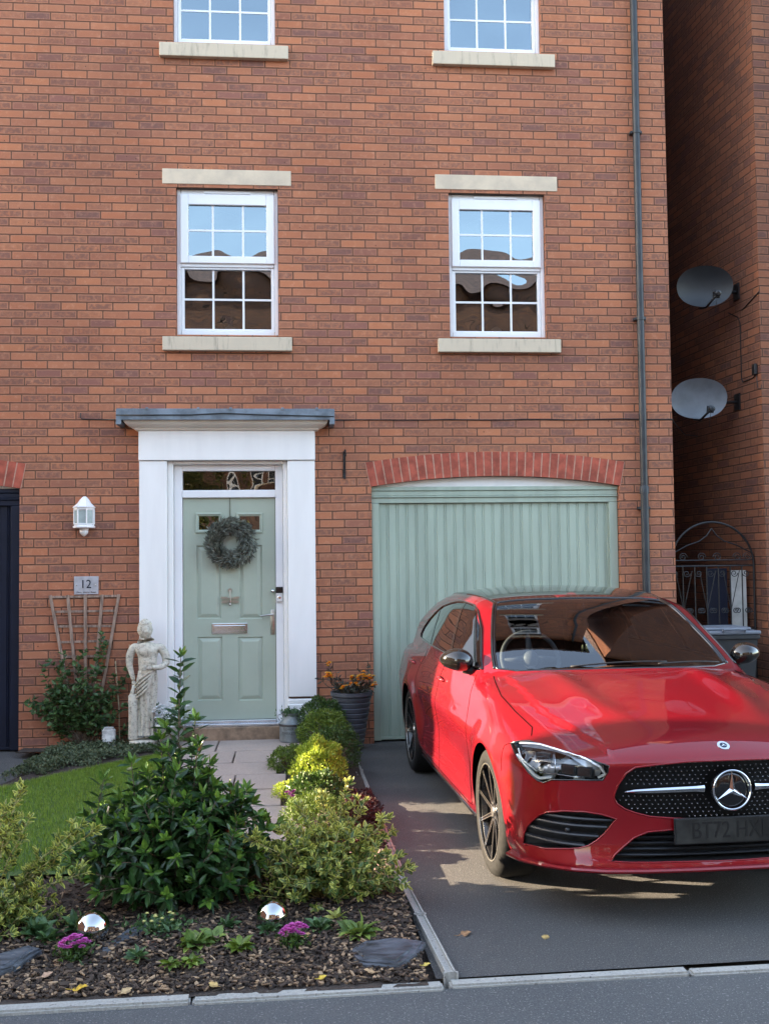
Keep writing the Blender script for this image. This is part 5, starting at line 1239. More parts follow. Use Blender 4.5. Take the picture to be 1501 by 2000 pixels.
def statue():
    t=thing('garden_statue','weathered pale stone statue of a bare chested draped man left of the door','statue',(-1.24,-.28,.05)); X,Y,Z=-1.215,-.27,.145
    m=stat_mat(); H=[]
    # torso and arms as one skinned body (metres, statue about 1 m tall)
    vs=[(.006,0,.56,.082,.060),(.004,-.004,.64,.084,.058),(.004,-.008,.70,.096,.064),(0,-.006,.765,.098,.062),(-.004,0,.815,.060,.046),(-.012,-.004,.850,.046,.044),(-.014,-.010,.885,.042,.040),
        (-.098,-.002,.782,.042,.042),(-.130,.004,.70,.034,.034),(-.134,.006,.62,.027,.027),(-.115,-.006,.55,.021,.021),(-.098,-.014,.49,.017,.017),
        (.098,.002,.778,.042,.042),(.140,.006,.70,.035,.035),(.146,-.012,.625,.030,.030),(.100,-.070,.600,.024,.024),(.045,-.092,.605,.019,.019),
        (0,0,.48,.074,.058),(0,0,.40,.068,.055)]
    es=[(0,1),(1,2),(2,3),(3,4),(4,5),(5,6),(3,7),(7,8),(8,9),(9,10),(10,11),(3,12),(12,13),(13,14),(14,15),(15,16),(0,17),(17,18)]
    V,F=skin_body('b',vs,es,m,t); b=MB(); b.add(V,F)
    # head turned a little to the viewer's right, with brow, nose, chin, ears
    bm=bmesh.new(); bmesh.ops.create_uvsphere(bm,u_segments=40,v_segments=28,radius=1); ry=math.radians(22); hc=Vector((-.012,-.022,.918)); SH=1.22
    for v in bm.verts:
        x,y,z=v.co; w=.046*SH*(1-.16*max(0,-z)-.04*z); d=.052*SH; h=.066*SH
        X_=x*w; Y_=y*d; Z_=z*h
        if y<0:
            n=math.exp(-((x/.16)**2))*math.exp(-(((z+.12)/.20)**2)); Y_-=.013*n              # nose
            for sx in (-1,1): Y_+=.009*math.exp(-(((x-sx*.36)/.16)**2+((z-.10)/.11)**2))           # eye sockets
            Y_-=.004*math.exp(-((z-.26)/.09)**2)*math.exp(-(x/.6)**2)                             # brow
            Y_+=.004*math.exp(-(((z+.46)/.045)**2))*math.exp(-(x/.28)**2)                          # mouth line
            Y_-=.005*math.exp(-(((z+.78)/.14)**2))*math.exp(-(x/.3)**2)                            # chin
        for sx in (-1,1): X_+=sx*.007*math.exp(-(((z+.02)/.17)**2+((y-.05)/.16)**2))*(1 if sx*x>.8 else 0)
        q=Vector((X_*math.cos(ry)-Y_*math.sin(ry),X_*math.sin(ry)+Y_*math.cos(ry),Z_)); q.x=X_*math.cos(ry)-Y_*math.sin(ry)
        v.co=hc+q
    b.bm(bm)
    # chest relief
    b2=MB(); b2.v=[]; 
    for i,(x,y,z) in enumerate(b.v):
        if .53<z<.80 and y<.0:
            for sx in (-1,1): y-=.012*math.exp(-(((x-sx*.048)/.038)**2+((z-.735)/.030)**2))
            y+=.008*math.exp(-((x/.010)**2))*(.58<z<.77); y+=.006*math.exp(-(((z-.697)/.008)**2))*math.exp(-(x/.09)**2)
            y-=.004*math.cos((z-.6)*120)*math.exp(-(x/.035)**2)*(z<.69)
        b.v[i]=(x,y,z)
    # hand of the folded arm: palm and five fingers closing on the cloth
    def finger(p,d,l,r,cu):
        p=Vector(p); d=Vector(d).normalized(); q=[p]; 
        for k in range(3): p=p+d*l/3; q.append(p); d=(d+Vector((0,.35*cu,-.55*cu))).normalized()
        b.tube(q,[r,r*.95,r*.85,r*.6],8)
    b.sphere((.022,-.098,.602),.022,sx=1.15,sz=.85,sy=.6,seg=14)
    for k,(dz,l) in enumerate(((.012,.034),(.004,.040),(-.004,.037),(-.011,.029))): finger((.006,-.104,.602+dz),(-1,-.1,-.1),l,.0056,.6)
    finger((.022,-.104,.618),(-.5,-.3,.8),.026,.006,.4)
    # other hand resting low on the drapery
    b.sphere((-.096,-.020,.470),.017,seg=12,sz=1.3,sy=.7)
    for k in range(4): finger((-.108+k*.008,-.026,.454),(.05,-.1,-1),.030-.003*abs(k-1.5),.0048,.5)
    finger((-.082,-.028,.466),(.5,-.3,-.7),.022,.005,.3)
    b.v=[(x*1.12+X,y+Y,z+Z) for x,y,z in b.v]; b.build('figure',m,t,smooth=True,fix=True)
    # hair: short cap
    bm=bmesh.new(); bmesh.ops.create_uvsphere(bm,u_segments=48,v_segments=30,radius=1)
    for v in bm.verts:
        x,y,z=v.co; cur=1+.05*math.sin(x*16+z*9)*math.cos(y*14); 
        lift=1.10*cur; 
        if y<-.1 and z<.42: lift=.86
        if z<-.35: lift=.70
        X_=x*.047*SH*lift; Y_=y*.054*SH*lift+.005; Z_=z*.068*SH*lift+.004; v.co=hc+Vector((X_*math.cos(ry)-Y_*math.sin(ry),X_*math.sin(ry)+Y_*math.cos(ry),Z_))+Vector((X,Y,Z))
    h=MB(); h.bm(bm); h.build('hair',m,t,smooth=True)
    # drapery: long folded cloth from the waist to the ground over a stump
    n=72; v=[];f=[]; L=[(.60,.058,.050),(.57,.076,.060),(.50,.084,.066),(.42,.082,.066),(.32,.074,.062),(.22,.068,.060),(.12,.066,.060),(.06,.074,.066),(.03,.078,.07)]
    for i,(z,rx,ry_) in enumerate(L):
        for k in range(n):
            a=2*math.pi*k/n; fo=1+.085*math.sin(a*9+z*7)*min(1,(.68-z)*5)+.05*math.sin(a*15-z*11); v.append((X+.005+rx*fo*math.cos(a)-(.66-z)*.02,Y+ry_*fo*math.sin(a),Z+z+.02*math.sin(a+.8)*(i==0)))
    for i in range(len(L)-1):
        for k in range(n): f.append((i*n+k,(i+1)*n+k,(i+1)*n+(k+1)%n,i*n+(k+1)%n))
    d=MB(); d.add(v,f); 
    for (x0,x1) in ((-.02,.07),): 
        for j in range(5): d.tube([(X+.078-j*.008,Y-.060,Z+.585-j*.012),(X+.02,Y-.082,Z+.56-j*.03),(X-.05,Y-.075,Z+.51-j*.035),(X-.10,Y-.035,Z+.45-j*.03)],[.008,.010,.010,.006],8)
    d.tube([(X-.105,Y-.03,Z+.45),(X-.12,Y-.035,Z+.39),(X-.112,Y-.03,Z+.33)],[.014,.018,.012],10)
    d.build('drapery',m,t,smooth=True)
    b=MB(); b.lathe([(.044,.0),(.040,.2),(.044,.36),(.030,.38),(.0,.385)],(X-.112,Y-.02,Z),20); b.lathe([(.12,.03),(.12,.125),(.10,.135),(.0,.136)],(X-.03,Y,0),28); b.build('stump_base',m,t,smooth=False,auto=40)
statue()
# ================================================================== PLANTS AND BED
G_DARK=leaf_mat('glossy_dark_leaf',(.022,.060,.018),(.055,.125,.030),.30,.18)
G_NEW=leaf_mat('fresh_green_leaf',(.07,.16,.025),(.20,.34,.05),.38,.3)
G_VAR=leaf_mat('variegated_leaf',(.03,.085,.018),(.80,.76,.17),.40,.25,cvar=(.85,.87,.8))  # variegation, with its pale tone raised to stand in for sunlight
G_BOX=leaf_mat('box_leaf',(.028,.065,.013),(.085,.155,.025),.38,.2)
G_MID=leaf_mat('mid_green_leaf',(.075,.13,.014),(.21,.29,.035),.45,.25)
G_GOLD=leaf_mat('golden_leaf',(.14,.24,.02),(.52,.60,.08),.45,.35,cvar=(.85,.85,.8))
G_RED=leaf_mat('dark_red_leaf',(.030,.008,.009),(.085,.020,.018),.45,.25)
G_ROSE=leaf_mat('rose_leaf',(.045,.10,.036),(.11,.19,.060),.45,.2)
G_IVY=leaf_mat('groundcover_leaf',(.05,.075,.032),(.125,.15,.07),.55,.15)
G_PRIM=leaf_mat('primrose_leaf',(.08,.15,.03),(.28,.36,.07),.5,.25)
BARK_=mat('shrub_stem',(.12,.085,.055),.8,var=.3,scale=20)
GSTEM=mat('pale_stem',(.42,.36,.14),.6,var=.2,scale=20)
def shrub(name,label,cat,base,stems,m,leafL=.05,leafW=.022,perm=60,jit=.5,newm=None,stemm=None,two=False,up=(0,0,1),opp=True,bend=.15,tint=None,stem_r=.006,tip=6,group=None,seed=1,tipL=1.0,splay=1.0):
    """stems: list of (points, leaf start fraction); leaves in pairs along each stem, a rosette at each tip"""
    r=np.random.RandomState(seed); t=thing(name,label,cat,base,group); sb=MB(); P=[];D=[];P2=[];D2=[]
    for pts,fr in stems:
        pts=np.array(pts,float); seg=np.linalg.norm(np.diff(pts,axis=0),axis=1); Ls=np.concatenate([[0],np.cumsum(seg)]); tot=Ls[-1]
        rr=[stem_r*(1-.75*x/tot) for x in Ls]; sb.tube([Vector(p) for p in pts],rr,5)
        n=max(2,int(tot*(1-fr)*perm)); az=r.rand()*6.28
        for k in range(n):
            s=(fr+(1-fr)*(k+.5)/n)*tot; i=min(len(seg)-1,np.searchsorted(Ls,s)-1); i=max(i,0); a=(s-Ls[i])/max(seg[i],1e-6); p=pts[i]*(1-a)+pts[i+1]*a; d=(pts[i+1]-pts[i])/max(seg[i],1e-6)
            e1=np.cross(d,[.3,.2,1.]);e1/=np.linalg.norm(e1)+1e-9;e2=np.cross(d,e1); az+=1.57 if opp else 2.4
            for q in ((0,math.pi) if opp else (0,)):
                dd=d*(.55)+ (e1*math.cos(az+q)+e2*math.sin(az+q))*splay+r.normal(size=3)*jit*.35; P.append(p); D.append(dd)
        p=pts[-1]; d=(pts[-1]-pts[-2]);d/=np.linalg.norm(d)+1e-9;e1=np.cross(d,[.3,.2,1.]);e1/=np.linalg.norm(e1)+1e-9;e2=np.cross(d,e1)
        for k in range(tip):
            q=k*2.4; P2.append(p-d*.004*k); D2.append(d*(1.1-.12*k)+(e1*math.cos(q)+e2*math.sin(q))*.6+r.normal(size=3)*.1)
    P=np.array(P);D=np.array(D);n=len(P)
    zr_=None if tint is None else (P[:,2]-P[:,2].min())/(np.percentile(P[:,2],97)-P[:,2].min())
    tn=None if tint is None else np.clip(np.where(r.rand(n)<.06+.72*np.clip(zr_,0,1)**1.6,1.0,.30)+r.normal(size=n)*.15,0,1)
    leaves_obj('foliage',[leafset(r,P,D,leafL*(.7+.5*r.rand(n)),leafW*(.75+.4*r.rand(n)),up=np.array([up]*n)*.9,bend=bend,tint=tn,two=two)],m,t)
    if len(P2) and tip: 
        P2=np.array(P2);D2=np.array(D2);n=len(P2)
        leaves_obj('young_foliage' if newm else 'tip_foliage',[leafset(r,P2,D2,leafL*tipL*(.55+.4*r.rand(n)),leafW*(.6+.35*r.rand(n)),up=np.array([up]*n)*.5,bend=.05,two=two,tint=None if tint is None else np.clip(tint+.15+r.normal(size=n)*.2,0,1))],newm or m,t)
    sb.build('stems',stemm or BARK_,t,smooth=True); return t
def fan(base,n,rx,ry,h,seed,z0=0,wob=.03,lo=.15,fr=.45,hp=.75,cen=(0,0)):
    """n curved stems from a common foot to points spread through a rounded crown"""
    r=np.random.RandomState(seed); out=[]; b=np.array(base,float)
    for k in range(n):
        a=k*2.39996; q=math.sqrt((k+.5)/n); x=rx*q*math.cos(a)*(.85+.3*r.rand()); y=ry*q*math.sin(a)*(.85+.3*r.rand())
        z=h*(lo+(1-lo)*max(0,1-q**2.4)**hp*(.75+.35*r.rand())+.10*r.rand()); e=b+np.array([cen[0]+x,cen[1]+y,z])
        m1=b+np.array([x*.35+cen[0]*.3,y*.35+cen[1]*.3,z*.45])+r.normal(size=3)*wob; m2=b+np.array([x*.75+cen[0]*.75,y*.75+cen[1]*.75,z*.80])+r.normal(size=3)*wob
        out.append(([b+np.array([x*.05,y*.05,0]),m1,m2,e],fr))
    return out
# ---- big glossy evergreen bush in the middle of the bed
B0=(-.535,-4.33,.03)
st=fan(B0,135,.52,.42,.56,3,lo=.12,fr=.30,wob=.03)
rr=np.random.RandomState(8)
sp=[(-.52,-4.35,1.20,0),(-.45,-4.35,.78,.1),(-.60,-4.28,.80,-.1),(-.38,-4.30,.62,.1),(-.72,-4.38,.70,-.2),(-.24,-4.35,.55,.2),(-.90,-4.35,.62,-.2),(-.55,-4.5,.68,0),(-.47,-4.25,.88,.05)]
for x,y,z,l in sp: st.append(([(B0[0],B0[1],.05),(B0[0]*.6+x*.4,y,z*.4),(x-.01,y,z*.75),(x+rr.normal()*.012,y,z)],.30))
for x,y,z,l in sp[:3]+sp[-1:]:
    for k in range(3):
        zz=z*(.55+.08*k); a=rr.rand()*6.28; st.append(([(x,y,zz),(x+.05*math.cos(a),y+.05*math.sin(a),zz+.045),(x+.085*math.cos(a),y+.085*math.sin(a),zz+.10)],.1))
shrub('laurustinus_bush','large glossy dark green bush with a tall leafy leader in front of the door path','bush',B0,st,G_DARK,.074,.033,40,.6,newm=G_NEW,seed=21,stem_r=.007,tip=5)
# ---- variegated euonymus, left edge and right of the big bush
def euon(name,label,base,cr,seed,long_):
    st=cr[:]
    r=np.random.RandomState(seed)
    for (x,y,z) in long_:
        b=np.array(base); e=np.array([x,y,z]); m_=b*.5+e*.5+np.array([0,0,.06]); st.append(([b,m_,e],.25))
        for k in range(7):
            t=.45+.075*k; p=b*(1-t)**2+2*m_*t*(1-t)+e*t*t; a=r.rand()*6.28; st.append(([p,p+np.array([.022*math.cos(a),.022*math.sin(a),.02]),p+np.array([.032*math.cos(a),.032*math.sin(a),.038])],.1))
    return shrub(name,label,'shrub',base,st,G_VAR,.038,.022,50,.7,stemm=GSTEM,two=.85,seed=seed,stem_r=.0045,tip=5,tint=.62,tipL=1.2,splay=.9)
euon('euonymus_shrub','yellow variegated shrub with long bright shoots at the left edge',(-1.34,-4.66,.03),fan((-1.30,-4.68,.03),70,.30,.20,.19,5,fr=.25),31,[(-1.20,-4.6,.66),(-1.17,-4.55,.50),(-.93,-4.6,.47),(-.86,-4.6,.45),(-1.05,-4.62,.30),(-1.27,-4.6,.56),(-.88,-4.75,.30)])
euon('euonymus_shrub','pale green and yellow variegated shrub between the dark bush and the driveway',(.17,-4.42,.03),fan((.17,-4.42,.03),105,.40,.30,.33,6,fr=.25),32,[(.27,-4.3,.56),(.16,-4.25,.50),(.49,-4.35,.32),(.46,-4.45,.42),(-.05,-4.5,.40),(.05,-4.3,.46),(-.22,-4.62,.40),(.36,-4.3,.47)])
# trailing shoot of it in front of the dark bush
# ---- clipped box line between path and drive
def ball(name,label,c,rx,ry,rz,m,seed,leafL=.017,leafW=.010,n=4200,newm=None,cat='shrub',group=None,tint=None,rag=.10,flat=.0):
    r=np.random.RandomState(seed); t=thing(name,label,cat,(c[0],c[1],c[2]-rz),group)
    d=r.normal(size=(n,3)); d/=np.linalg.norm(d,axis=1,keepdims=True); d[:,2]=np.where(d[:,2]<-.55,-d[:,2],d[:,2])
    lump=1+rag*np.sin(d[:,0]*7+seed)*np.cos(d[:,2]*6+seed*2)+rag*.7*np.sin(d[:,1]*11+d[:,2]*5); q=(.72+.30*r.rand(n)**.6)*lump
    P=np.array(c)+d*q[:,None]*np.array([rx,ry,rz]); P[:,2]=np.maximum(P[:,2],.04); D=d*.8+np.array([0,0,.45])+r.normal(size=(n,3))*.5
    leaves_obj('foliage',[leafset(r,P,D,leafL*(.7+.6*r.rand(n)),leafW*(.8+.4*r.rand(n)),up=d,tint=tint if tint is None else np.clip(tint+r.normal(size=n)*.25,0,1))],m,t)
    sb=MB()
    for k in range(26):
        a=r.rand()*6.28; z=r.rand(); sb.tube([Vector((c[0],c[1],c[2]-rz)),Vector((c[0]+rx*.4*math.cos(a),c[1]+ry*.4*math.sin(a),c[2]-rz*.3+z*.1)),Vector((c[0]+rx*.85*math.cos(a)*(1-.5*z),c[1]+ry*.85*math.sin(a)*(1-.5*z),c[2]+rz*(z-.1)*.8))],[.006,.004,.002],5)
    sb.build('stems',BARK_,t); return t
ball('box_shrub','dark green round shrub between the mid green ball and the golden one',(.33,-1.48,.205),.19,.25,.175,G_BOX,50,group='clipped shrubs between the path and the drive')
HG='clipped shrubs between the path and the drive'
ball('box_shrub','dark green box ball beside the milk churn, nearest the house',(.27,-.42,.265),.19,.19,.20,G_BOX,41,group=HG)
ball('box_shrub','mid green box ball just behind the golden one',(.27,-.92,.235),.21,.26,.19,G_MID,42,group=HG,n=5200)
ball('golden_shrub','bright yellow sunlit shrub, the tallest in the row beside the path',(.195,-2.02,.205),.175,.22,.175,G_GOLD,43,.022,.012,5200,group=HG,tint=.6,rag=.14)
ball('green_mound','low loose mid green mound spilling over the path',(-.01,-1.40,.12),.16,.22,.11,G_MID,44,.020,.006,3400,group=HG,tint=.35)
ball('golden_mound','small golden leaved mound at the path edge below the yellow shrub',(.0,-2.36,.10),.12,.12,.07,G_GOLD,45,.015,.006,1700,group=HG,tint=.6)
ball('box_shrub','dark leaved small shrub in front of the golden shrub',(.16,-2.72,.16),.18,.20,.13,G_BOX,46,.022,.012,3000,group=HG,tint=.6)
ball('heather_mound','green and pinkish feathery mound before the dark red shrub',(.14,-3.22,.14),.19,.20,.12,G_MID,47,.018,.006,3600,group=HG,tint=.3)
ball('berberis_shrub','dark red leaved spreading shrub against the driveway edging',(.40,-2.95,.10),.14,.46,.095,G_RED,48,.018,.009,4800,group=HG)
ball('berberis_shrub','small dark maroon shrub just before the pink paving',(.36,-3.60,.075),.15,.14,.06,G_RED,49,.018,.010,1900,group=HG)
# purple flower
def flower_head(b,c,r,n,m=0,up=.8,seed=0,layers=3):
    rr=random.Random(seed)
    for l in range(layers):
        for k in range(n):
            a=2*math.pi*(k+rr.random()*.6)/n; el=.15+l*.42; d=Vector((math.cos(a)*math.cos(el),math.sin(a)*math.cos(el),math.sin(el))); L=r*(1-.22*l); s=d.cross(Vector((0,0,1))).normalized()*r*.17
            p=Vector(c); q=p+d*L; mid=p+d*L*.6; b.add([p,mid+s,q,mid-s],[(0,1,2,3)],m)
PURP=mat('purple_petal',(.16,.02,.14),.6); b=MB()
for k in range(5): flower_head(b,(.0+rnd.uniform(-.03,.03),-2.86+rnd.uniform(-.03,.03),.20+rnd.uniform(-.02,.02)),.026,8,seed=k)
b.tube([(.0,-2.86,.05),(.0,-2.86,.2)],.003,5); tag(b.build('purple_flower',PURP,base=(.0,-2.86,.05)),'deep purple flower head low in the shrub row','flower')
# ---- climbing rose on the trellis
st=[]; r=np.random.RandomState(9)
for k in range(62):
    x=-1.80+r.normal()*.19; z=.25+abs(r.normal())*.26; z=min(z,.86-.3*abs(x+1.78)); st.append(([(-1.76+r.normal()*.03,-.12,.05),(-1.76*.5+x*.5+r.normal()*.04,-.10,z*.5),(x,-.08-.10*r.rand(),z),(x+r.normal()*.06,-.10-.10*r.rand(),z+.05)],.35))
for x,z in ((-1.60,.93),(-1.63,1.02),(-1.98,.40),(-2.12,.42),(-2.20,.43),(-1.95,.28),(-2.05,.20),(-2.0,.62),(-1.45,.62),(-1.42,.70)): st.append(([(-1.76,-.12,.05),(-1.76*.6+x*.4,-.12,z*.6),(x+.03*(x<-1.8),-.08,z*.93),(x,-.07,z)],.55))
shrub('climbing_rose','leafy green climbing rose scrambling up the foot of the trellis','climber',(-1.76,-.12,.05),st,G_ROSE,.056,.046,48,.9,seed=51,tip=3,opp=False,stem_r=.005)
# ---- ground cover strip between wall, rose and lawn
def cover():
    n=7500; r=np.random.RandomState(12); P=[]
    while len(P)<n:
        x=r.uniform(-2.15,-.98); y=r.uniform(-1.6,-.08); 
        ed=-.62-.95*max(0,(-1.25-x))**1.05        # front edge retreats forward on the left
        if x<-1.98+(-y-.2)*-.10: continue
        if y<ed-.08*math.sin(x*23): continue
        P.append((x,y,.06+.05*r.rand()+.02*math.sin(x*9)*math.cos(y*13)))
    P=np.array(P); D=r.normal(size=(n,3))*.8+np.array([0,-.25,.35]); o=leaves_obj('ground_cover',[leafset(r,P,D,.024*(.7+.6*r.rand(n)),.016,up=np.array([[0,-.2,1]]*n))],G_IVY); return tag(o,'low mat of small creeping leaves between the wall and the lawn','ground cover',kind='stuff')
cover()
# ---- grass
def grass():
    n=46000; r=np.random.RandomState(13); y=r.uniform(-3.95,-.58,n); a=-2.10-.12*np.maximum(0,-1.6-y)+(np.maximum(0,y+2.2))**1.5*.62; bb=-.86+.05*np.sin(y*2.)
    x=a+(bb-a)*r.rand(n); h=.020+.016*r.rand(n); an=r.rand(n)*6.28; w=.0022; lx=r.normal(size=n)*.008; ly=r.normal(size=n)*.008
    V=np.zeros((n,3,3)); V[:,0]=np.stack([x-w*np.cos(an),y-w*np.sin(an),np.full(n,.082)],1); V[:,1]=np.stack([x+w*np.cos(an),y+w*np.sin(an),np.full(n,.082)],1); V[:,2]=np.stack([x+lx,y+ly,.082+h],1)
    o=mk('grass',V.reshape(-1,3),np.arange(n*3).reshape(n,3).tolist(),leaf_mat('grass_blade',(.14,.24,.022),(.27,.39,.05),.5,.3),tint=np.repeat(r.rand(n),3)); tag(o,'short mown green lawn grass','grass',kind='stuff')
grass()
# ---- bark mulch
def mulch():
    n=13000; r=np.random.RandomState(14); x=r.uniform(-2.2,.52,n); y=-5.36+np.abs(r.normal(size=n))*.55; y=np.minimum(y,-3.6+.3*r.rand(n)); z=bedz(x,y)+.006+.014*r.rand(n)
    L=.005+.020*r.rand(n)**2.5; Wd=.003+.006*r.rand(n); a=r.rand(n)*6.28; d=np.stack([np.cos(a),np.sin(a),r.normal(size=n)*.25],1); s=np.stack([-np.sin(a),np.cos(a),r.normal(size=n)*.3],1)
    c=np.stack([x,y,z],1); up=np.cross(d,s)*.0022; T=[(-1,-.6),(-.3,-1),(1,-.5),(.8,.7),(-.6,1)]; V=np.zeros((n,10,3))
    for i,(p,q) in enumerate(T): V[:,i]=c+d*(L*p)[:,None]+s*(Wd*q)[:,None]+up; V[:,5+i]=V[:,i]-2*up
    f=[]; o=np.arange(n)*10
    for q in [(0,1,2,3,4)]: f+=(o[:,None]+np.array(q)).tolist()
    for i in range(5): f+=(o[:,None]+np.array([i,5+i,5+(i+1)%5,(i+1)%5])).tolist()
    m,nt,b=node_mat('bark_chips'); at=N(nt,'ShaderNodeAttribute',attribute_name='tint'); cr=N(nt,'ShaderNodeValToRGB'); nt.links.new(at.outputs['Fac'],cr.inputs[0]); e=cr.color_ramp.elements
    e[0].color=(.022,.014,.010,1); e[1].color=(.40,.27,.16,1); e[1].position=1.0
    for p,cc in ((.5,(.05,.032,.022)),(.74,(.11,.068,.042)),(.88,(.28,.18,.105))): k=e.new(p); k.color=(*cc,1)
    nt.links.new(cr.outputs[0],b.inputs['Base Color']); b.inputs['Roughness'].default_value=.85
    return tag(mk('bark_mulch',V.reshape(-1,3),f,m,tint=np.repeat(r.rand(n),10)),'dark bark chippings covering the front of the bed','mulch',kind='stuff')
mulch()
# ---- fallen leaves, each its own thing
def fallen(x,y,z,s,rz,col,lab,grp='fallen leaves on bed and drive'):
    b=MB(); n=9; top=[]
    for k in range(n):
        t=k/(n-1); w=math.sin(math.pi*t**.8)*.42*(1+.25*math.sin(k*2.2)); top.append((t-.5,w))
    P=[(px,w) for px,w in top]+[(px,-w*.9) for px,w in top[::-1]]
    v=[]; 
    for px,py in P+[(q[0],0) for q in top]:
        xx=px*math.cos(rz)-py*math.sin(rz); yy=px*math.sin(rz)+py*math.cos(rz); v.append((x+xx*s,y+yy*s,z+.004+s*(.22*py*py*2.0+.10*math.sin(px*5)+.1*px*px)))
    f=[]
    for k in range(n-1): f.append((k,k+1,2*n+k+1,2*n+k)); f.append((2*n+k,2*n+k+1,2*n-2-k,2*n-1-k))
    b.add(v,f); b.tube([v[2*n],(v[2*n][0]-.4*s*math.cos(rz),v[2*n][1]-.4*s*math.sin(rz),z+.006)],.0012,5); o=b.build('fallen_leaf',mat('dead_leaf',col,.7,var=.25,scale=40),base=(x,y,z),fix=False,smooth=True); tag(o,lab,'leaf',group=grp)
fallen(.752,-4.855,.0,.062,.3,(.34,.19,.09),'curled brown dead leaf on the asphalt drive')
fallen(1.09,-4.934,.0,.040,1.2,(.40,.28,.10),'smaller tan dead leaf right of the brown one on the drive')
fallen(-.80,-5.33,.028,.060,.1,(.62,.38,.03),'bright yellow fallen leaf at the kerb on the left')
fallen(.116,-5.33,.026,.038,.5,(.60,.42,.05),'small yellow leaf near the kerb before the pink flowers')
fallen(-.30,-5.35,.026,.045,2.4,(.50,.33,.12),'tan yellow leaf by the kerb in the middle of the bed')
fallen(-.62,-5.37,.026,.050,.9,(.46,.32,.16),'pale tan leaf touching the kerb right of the bright yellow leaf')
fallen(-.58,-4.95,.05,.055,2.0,(.46,.22,.14),'russet leaf beside the left silver ball')
fallen(.06,-4.93,.05,.055,.4,(.50,.30,.14),'orange brown leaf right of the right hand pink flowers')
fallen(.47,-5.02,.04,.060,1.0,(.40,.24,.13),'brown leaf on the mulch at the drive edging')
fallen(.30,-5.30,.03,.050,2.8,(.42,.27,.14),'dull brown leaf in the bed corner by the kerb')
fallen(-.95,-5.20,.035,.050,.7,(.45,.28,.18),'pinkish brown leaf left of the left pink flowers')
fallen(.53,-5.26,.03,.034,.2,(.60,.45,.10),'tiny yellow leaf in the corner where kerb meets drive edging')
# ---- mirror balls
for k,(x,y,r_,l) in enumerate(((-.838,-4.87,.074,'large mirrored steel ball in the bed in front of the left shrub'),(-.085,-4.80,.070,'mirrored steel ball half hidden by the variegated shrub'))):
    b=MB(); b.sphere((x,y,.025+r_),r_,seg=64); tag(b.build('mirror_ball',mat('polished_steel',(.5,.5,.49),.05,metal=1,var=.02),base=(x,y,.05),smooth=True),l,'ornament',group='mirror balls in the bed')
# ---- slates
SLATE=mat('slate_rock',(.075,.083,.098),.55,var=.35,scale=7,bmp=.006,bscale=12,stretch=(1,3,8))
def slate(poly,z,h,tilt,lab,seed):
    r=random.Random(seed); bm=bmesh.new(); P=dens([(x,y,0) for x,y in poly],.05); cx=sum(p[0] for p in P)/len(P); cy=sum(p[1] for p in P)/len(P); rings=[]
    for (s,zz) in ((1.0,0),(1.0,h*.55),(.93,h*.62),(.92,h*.8),(.78,h*.86),(.74,h)):
        ring=[]
        for p in P:
            j=1+r.uniform(-.02,.02); x=cx+(p[0]-cx)*s*j; y=cy+(p[1]-cy)*s*j; ring.append(bm.verts.new((x,y,z+zz*(1+r.uniform(-.12,.12))+tilt[0]*(x-cx)+tilt[1]*(y-cy))))
        rings.append(ring)
    n=len(P)
    for a,b_ in zip(rings[:-1],rings[1:]):
        for i in range(n): bm.faces.new((a[i],a[(i+1)%n],b_[(i+1)%n],b_[i]))
    bm.faces.new(rings[-1]); b=MB(); b.bm(bm); tag(b.build('slate_rock',SLATE,base=(cx,cy,z)),lab,'rock',group='slate pieces in the bed')
slate([(.22,-5.10),(.26,-5.21),(.42,-5.27),(.50,-5.17),(.55,-5.06),(.44,-5.00),(.30,-5.02)],.02,.035,(.03,.06),'flat blue grey slate slab in the bed corner beside the driveway',1)
slate([(-.83,-4.93),(-.80,-5.05),(-.62,-4.86),(-.52,-4.74),(-.53,-4.70),(-.66,-4.76)],.03,.04,(.14,.05),'long tilted slate beside the left pink flowers',2)
slate([(-1.25,-5.03),(-1.24,-5.20),(-1.10,-5.14),(-1.02,-4.98),(-1.08,-4.93)],.02,.045,(.08,.03),'dark slate at the left edge of the photo',3)
# ---- small bed plants
PINK=mat('pink_petal',(.62,.10,.42),.55,var=.2,scale=60)
def mum(x,y,lab,seed,lean=0):
    r=random.Random(seed); t=thing('chrysanthemum',lab,'flowers',(x,y,.04),group='pink chrysanthemums in the bed'); b=MB()
    for k in range(34):
        a=r.random()*6.28; q=math.sqrt(r.random()); px=x+lean+.060*q*math.cos(a); py=y+.045*q*math.sin(a); pz=.092+.034*(1-q*q)+lean*.8*(math.cos(a)*q); flower_head(b,(px,py,pz),.0175,9,seed=k+seed)
    b.build('petals',PINK,t,fix=False)
    R2_=np.random.RandomState(seed); n=240; P=np.array([x,y,.04])+R2_.normal(size=(n,3))*np.array([.032,.030,.0]); P[:,2]=.03+.06*R2_.rand(n); D=R2_.normal(size=(n,3))+np.array([0,0,.5]); leaves_obj('foliage',[leafset(R2_,P,D,.024,.012)],G_BOX,t)
mum(-.880,-5.03,'left clump of bright pink chrysanthemums by the tilted slate',3); mum(.005,-5.0,'right clump of bright pink chrysanthemums near the flat slate',7,.006)
YEL=mat('yellow_petal',(.75,.66,.22),.55,var=.15,scale=60)
t=thing('yellow_bedding_plant','leafy plant with small pale yellow flowers between slate and primroses','flowers',(-.57,-4.83,.05)); b=MB(); r=random.Random(2)
for k in range(14): flower_head(b,(-.58+r.uniform(-.05,.07),-4.84+r.uniform(-.05,.05),.115+r.uniform(-.02,.03)),.012,7,seed=k,layers=2)
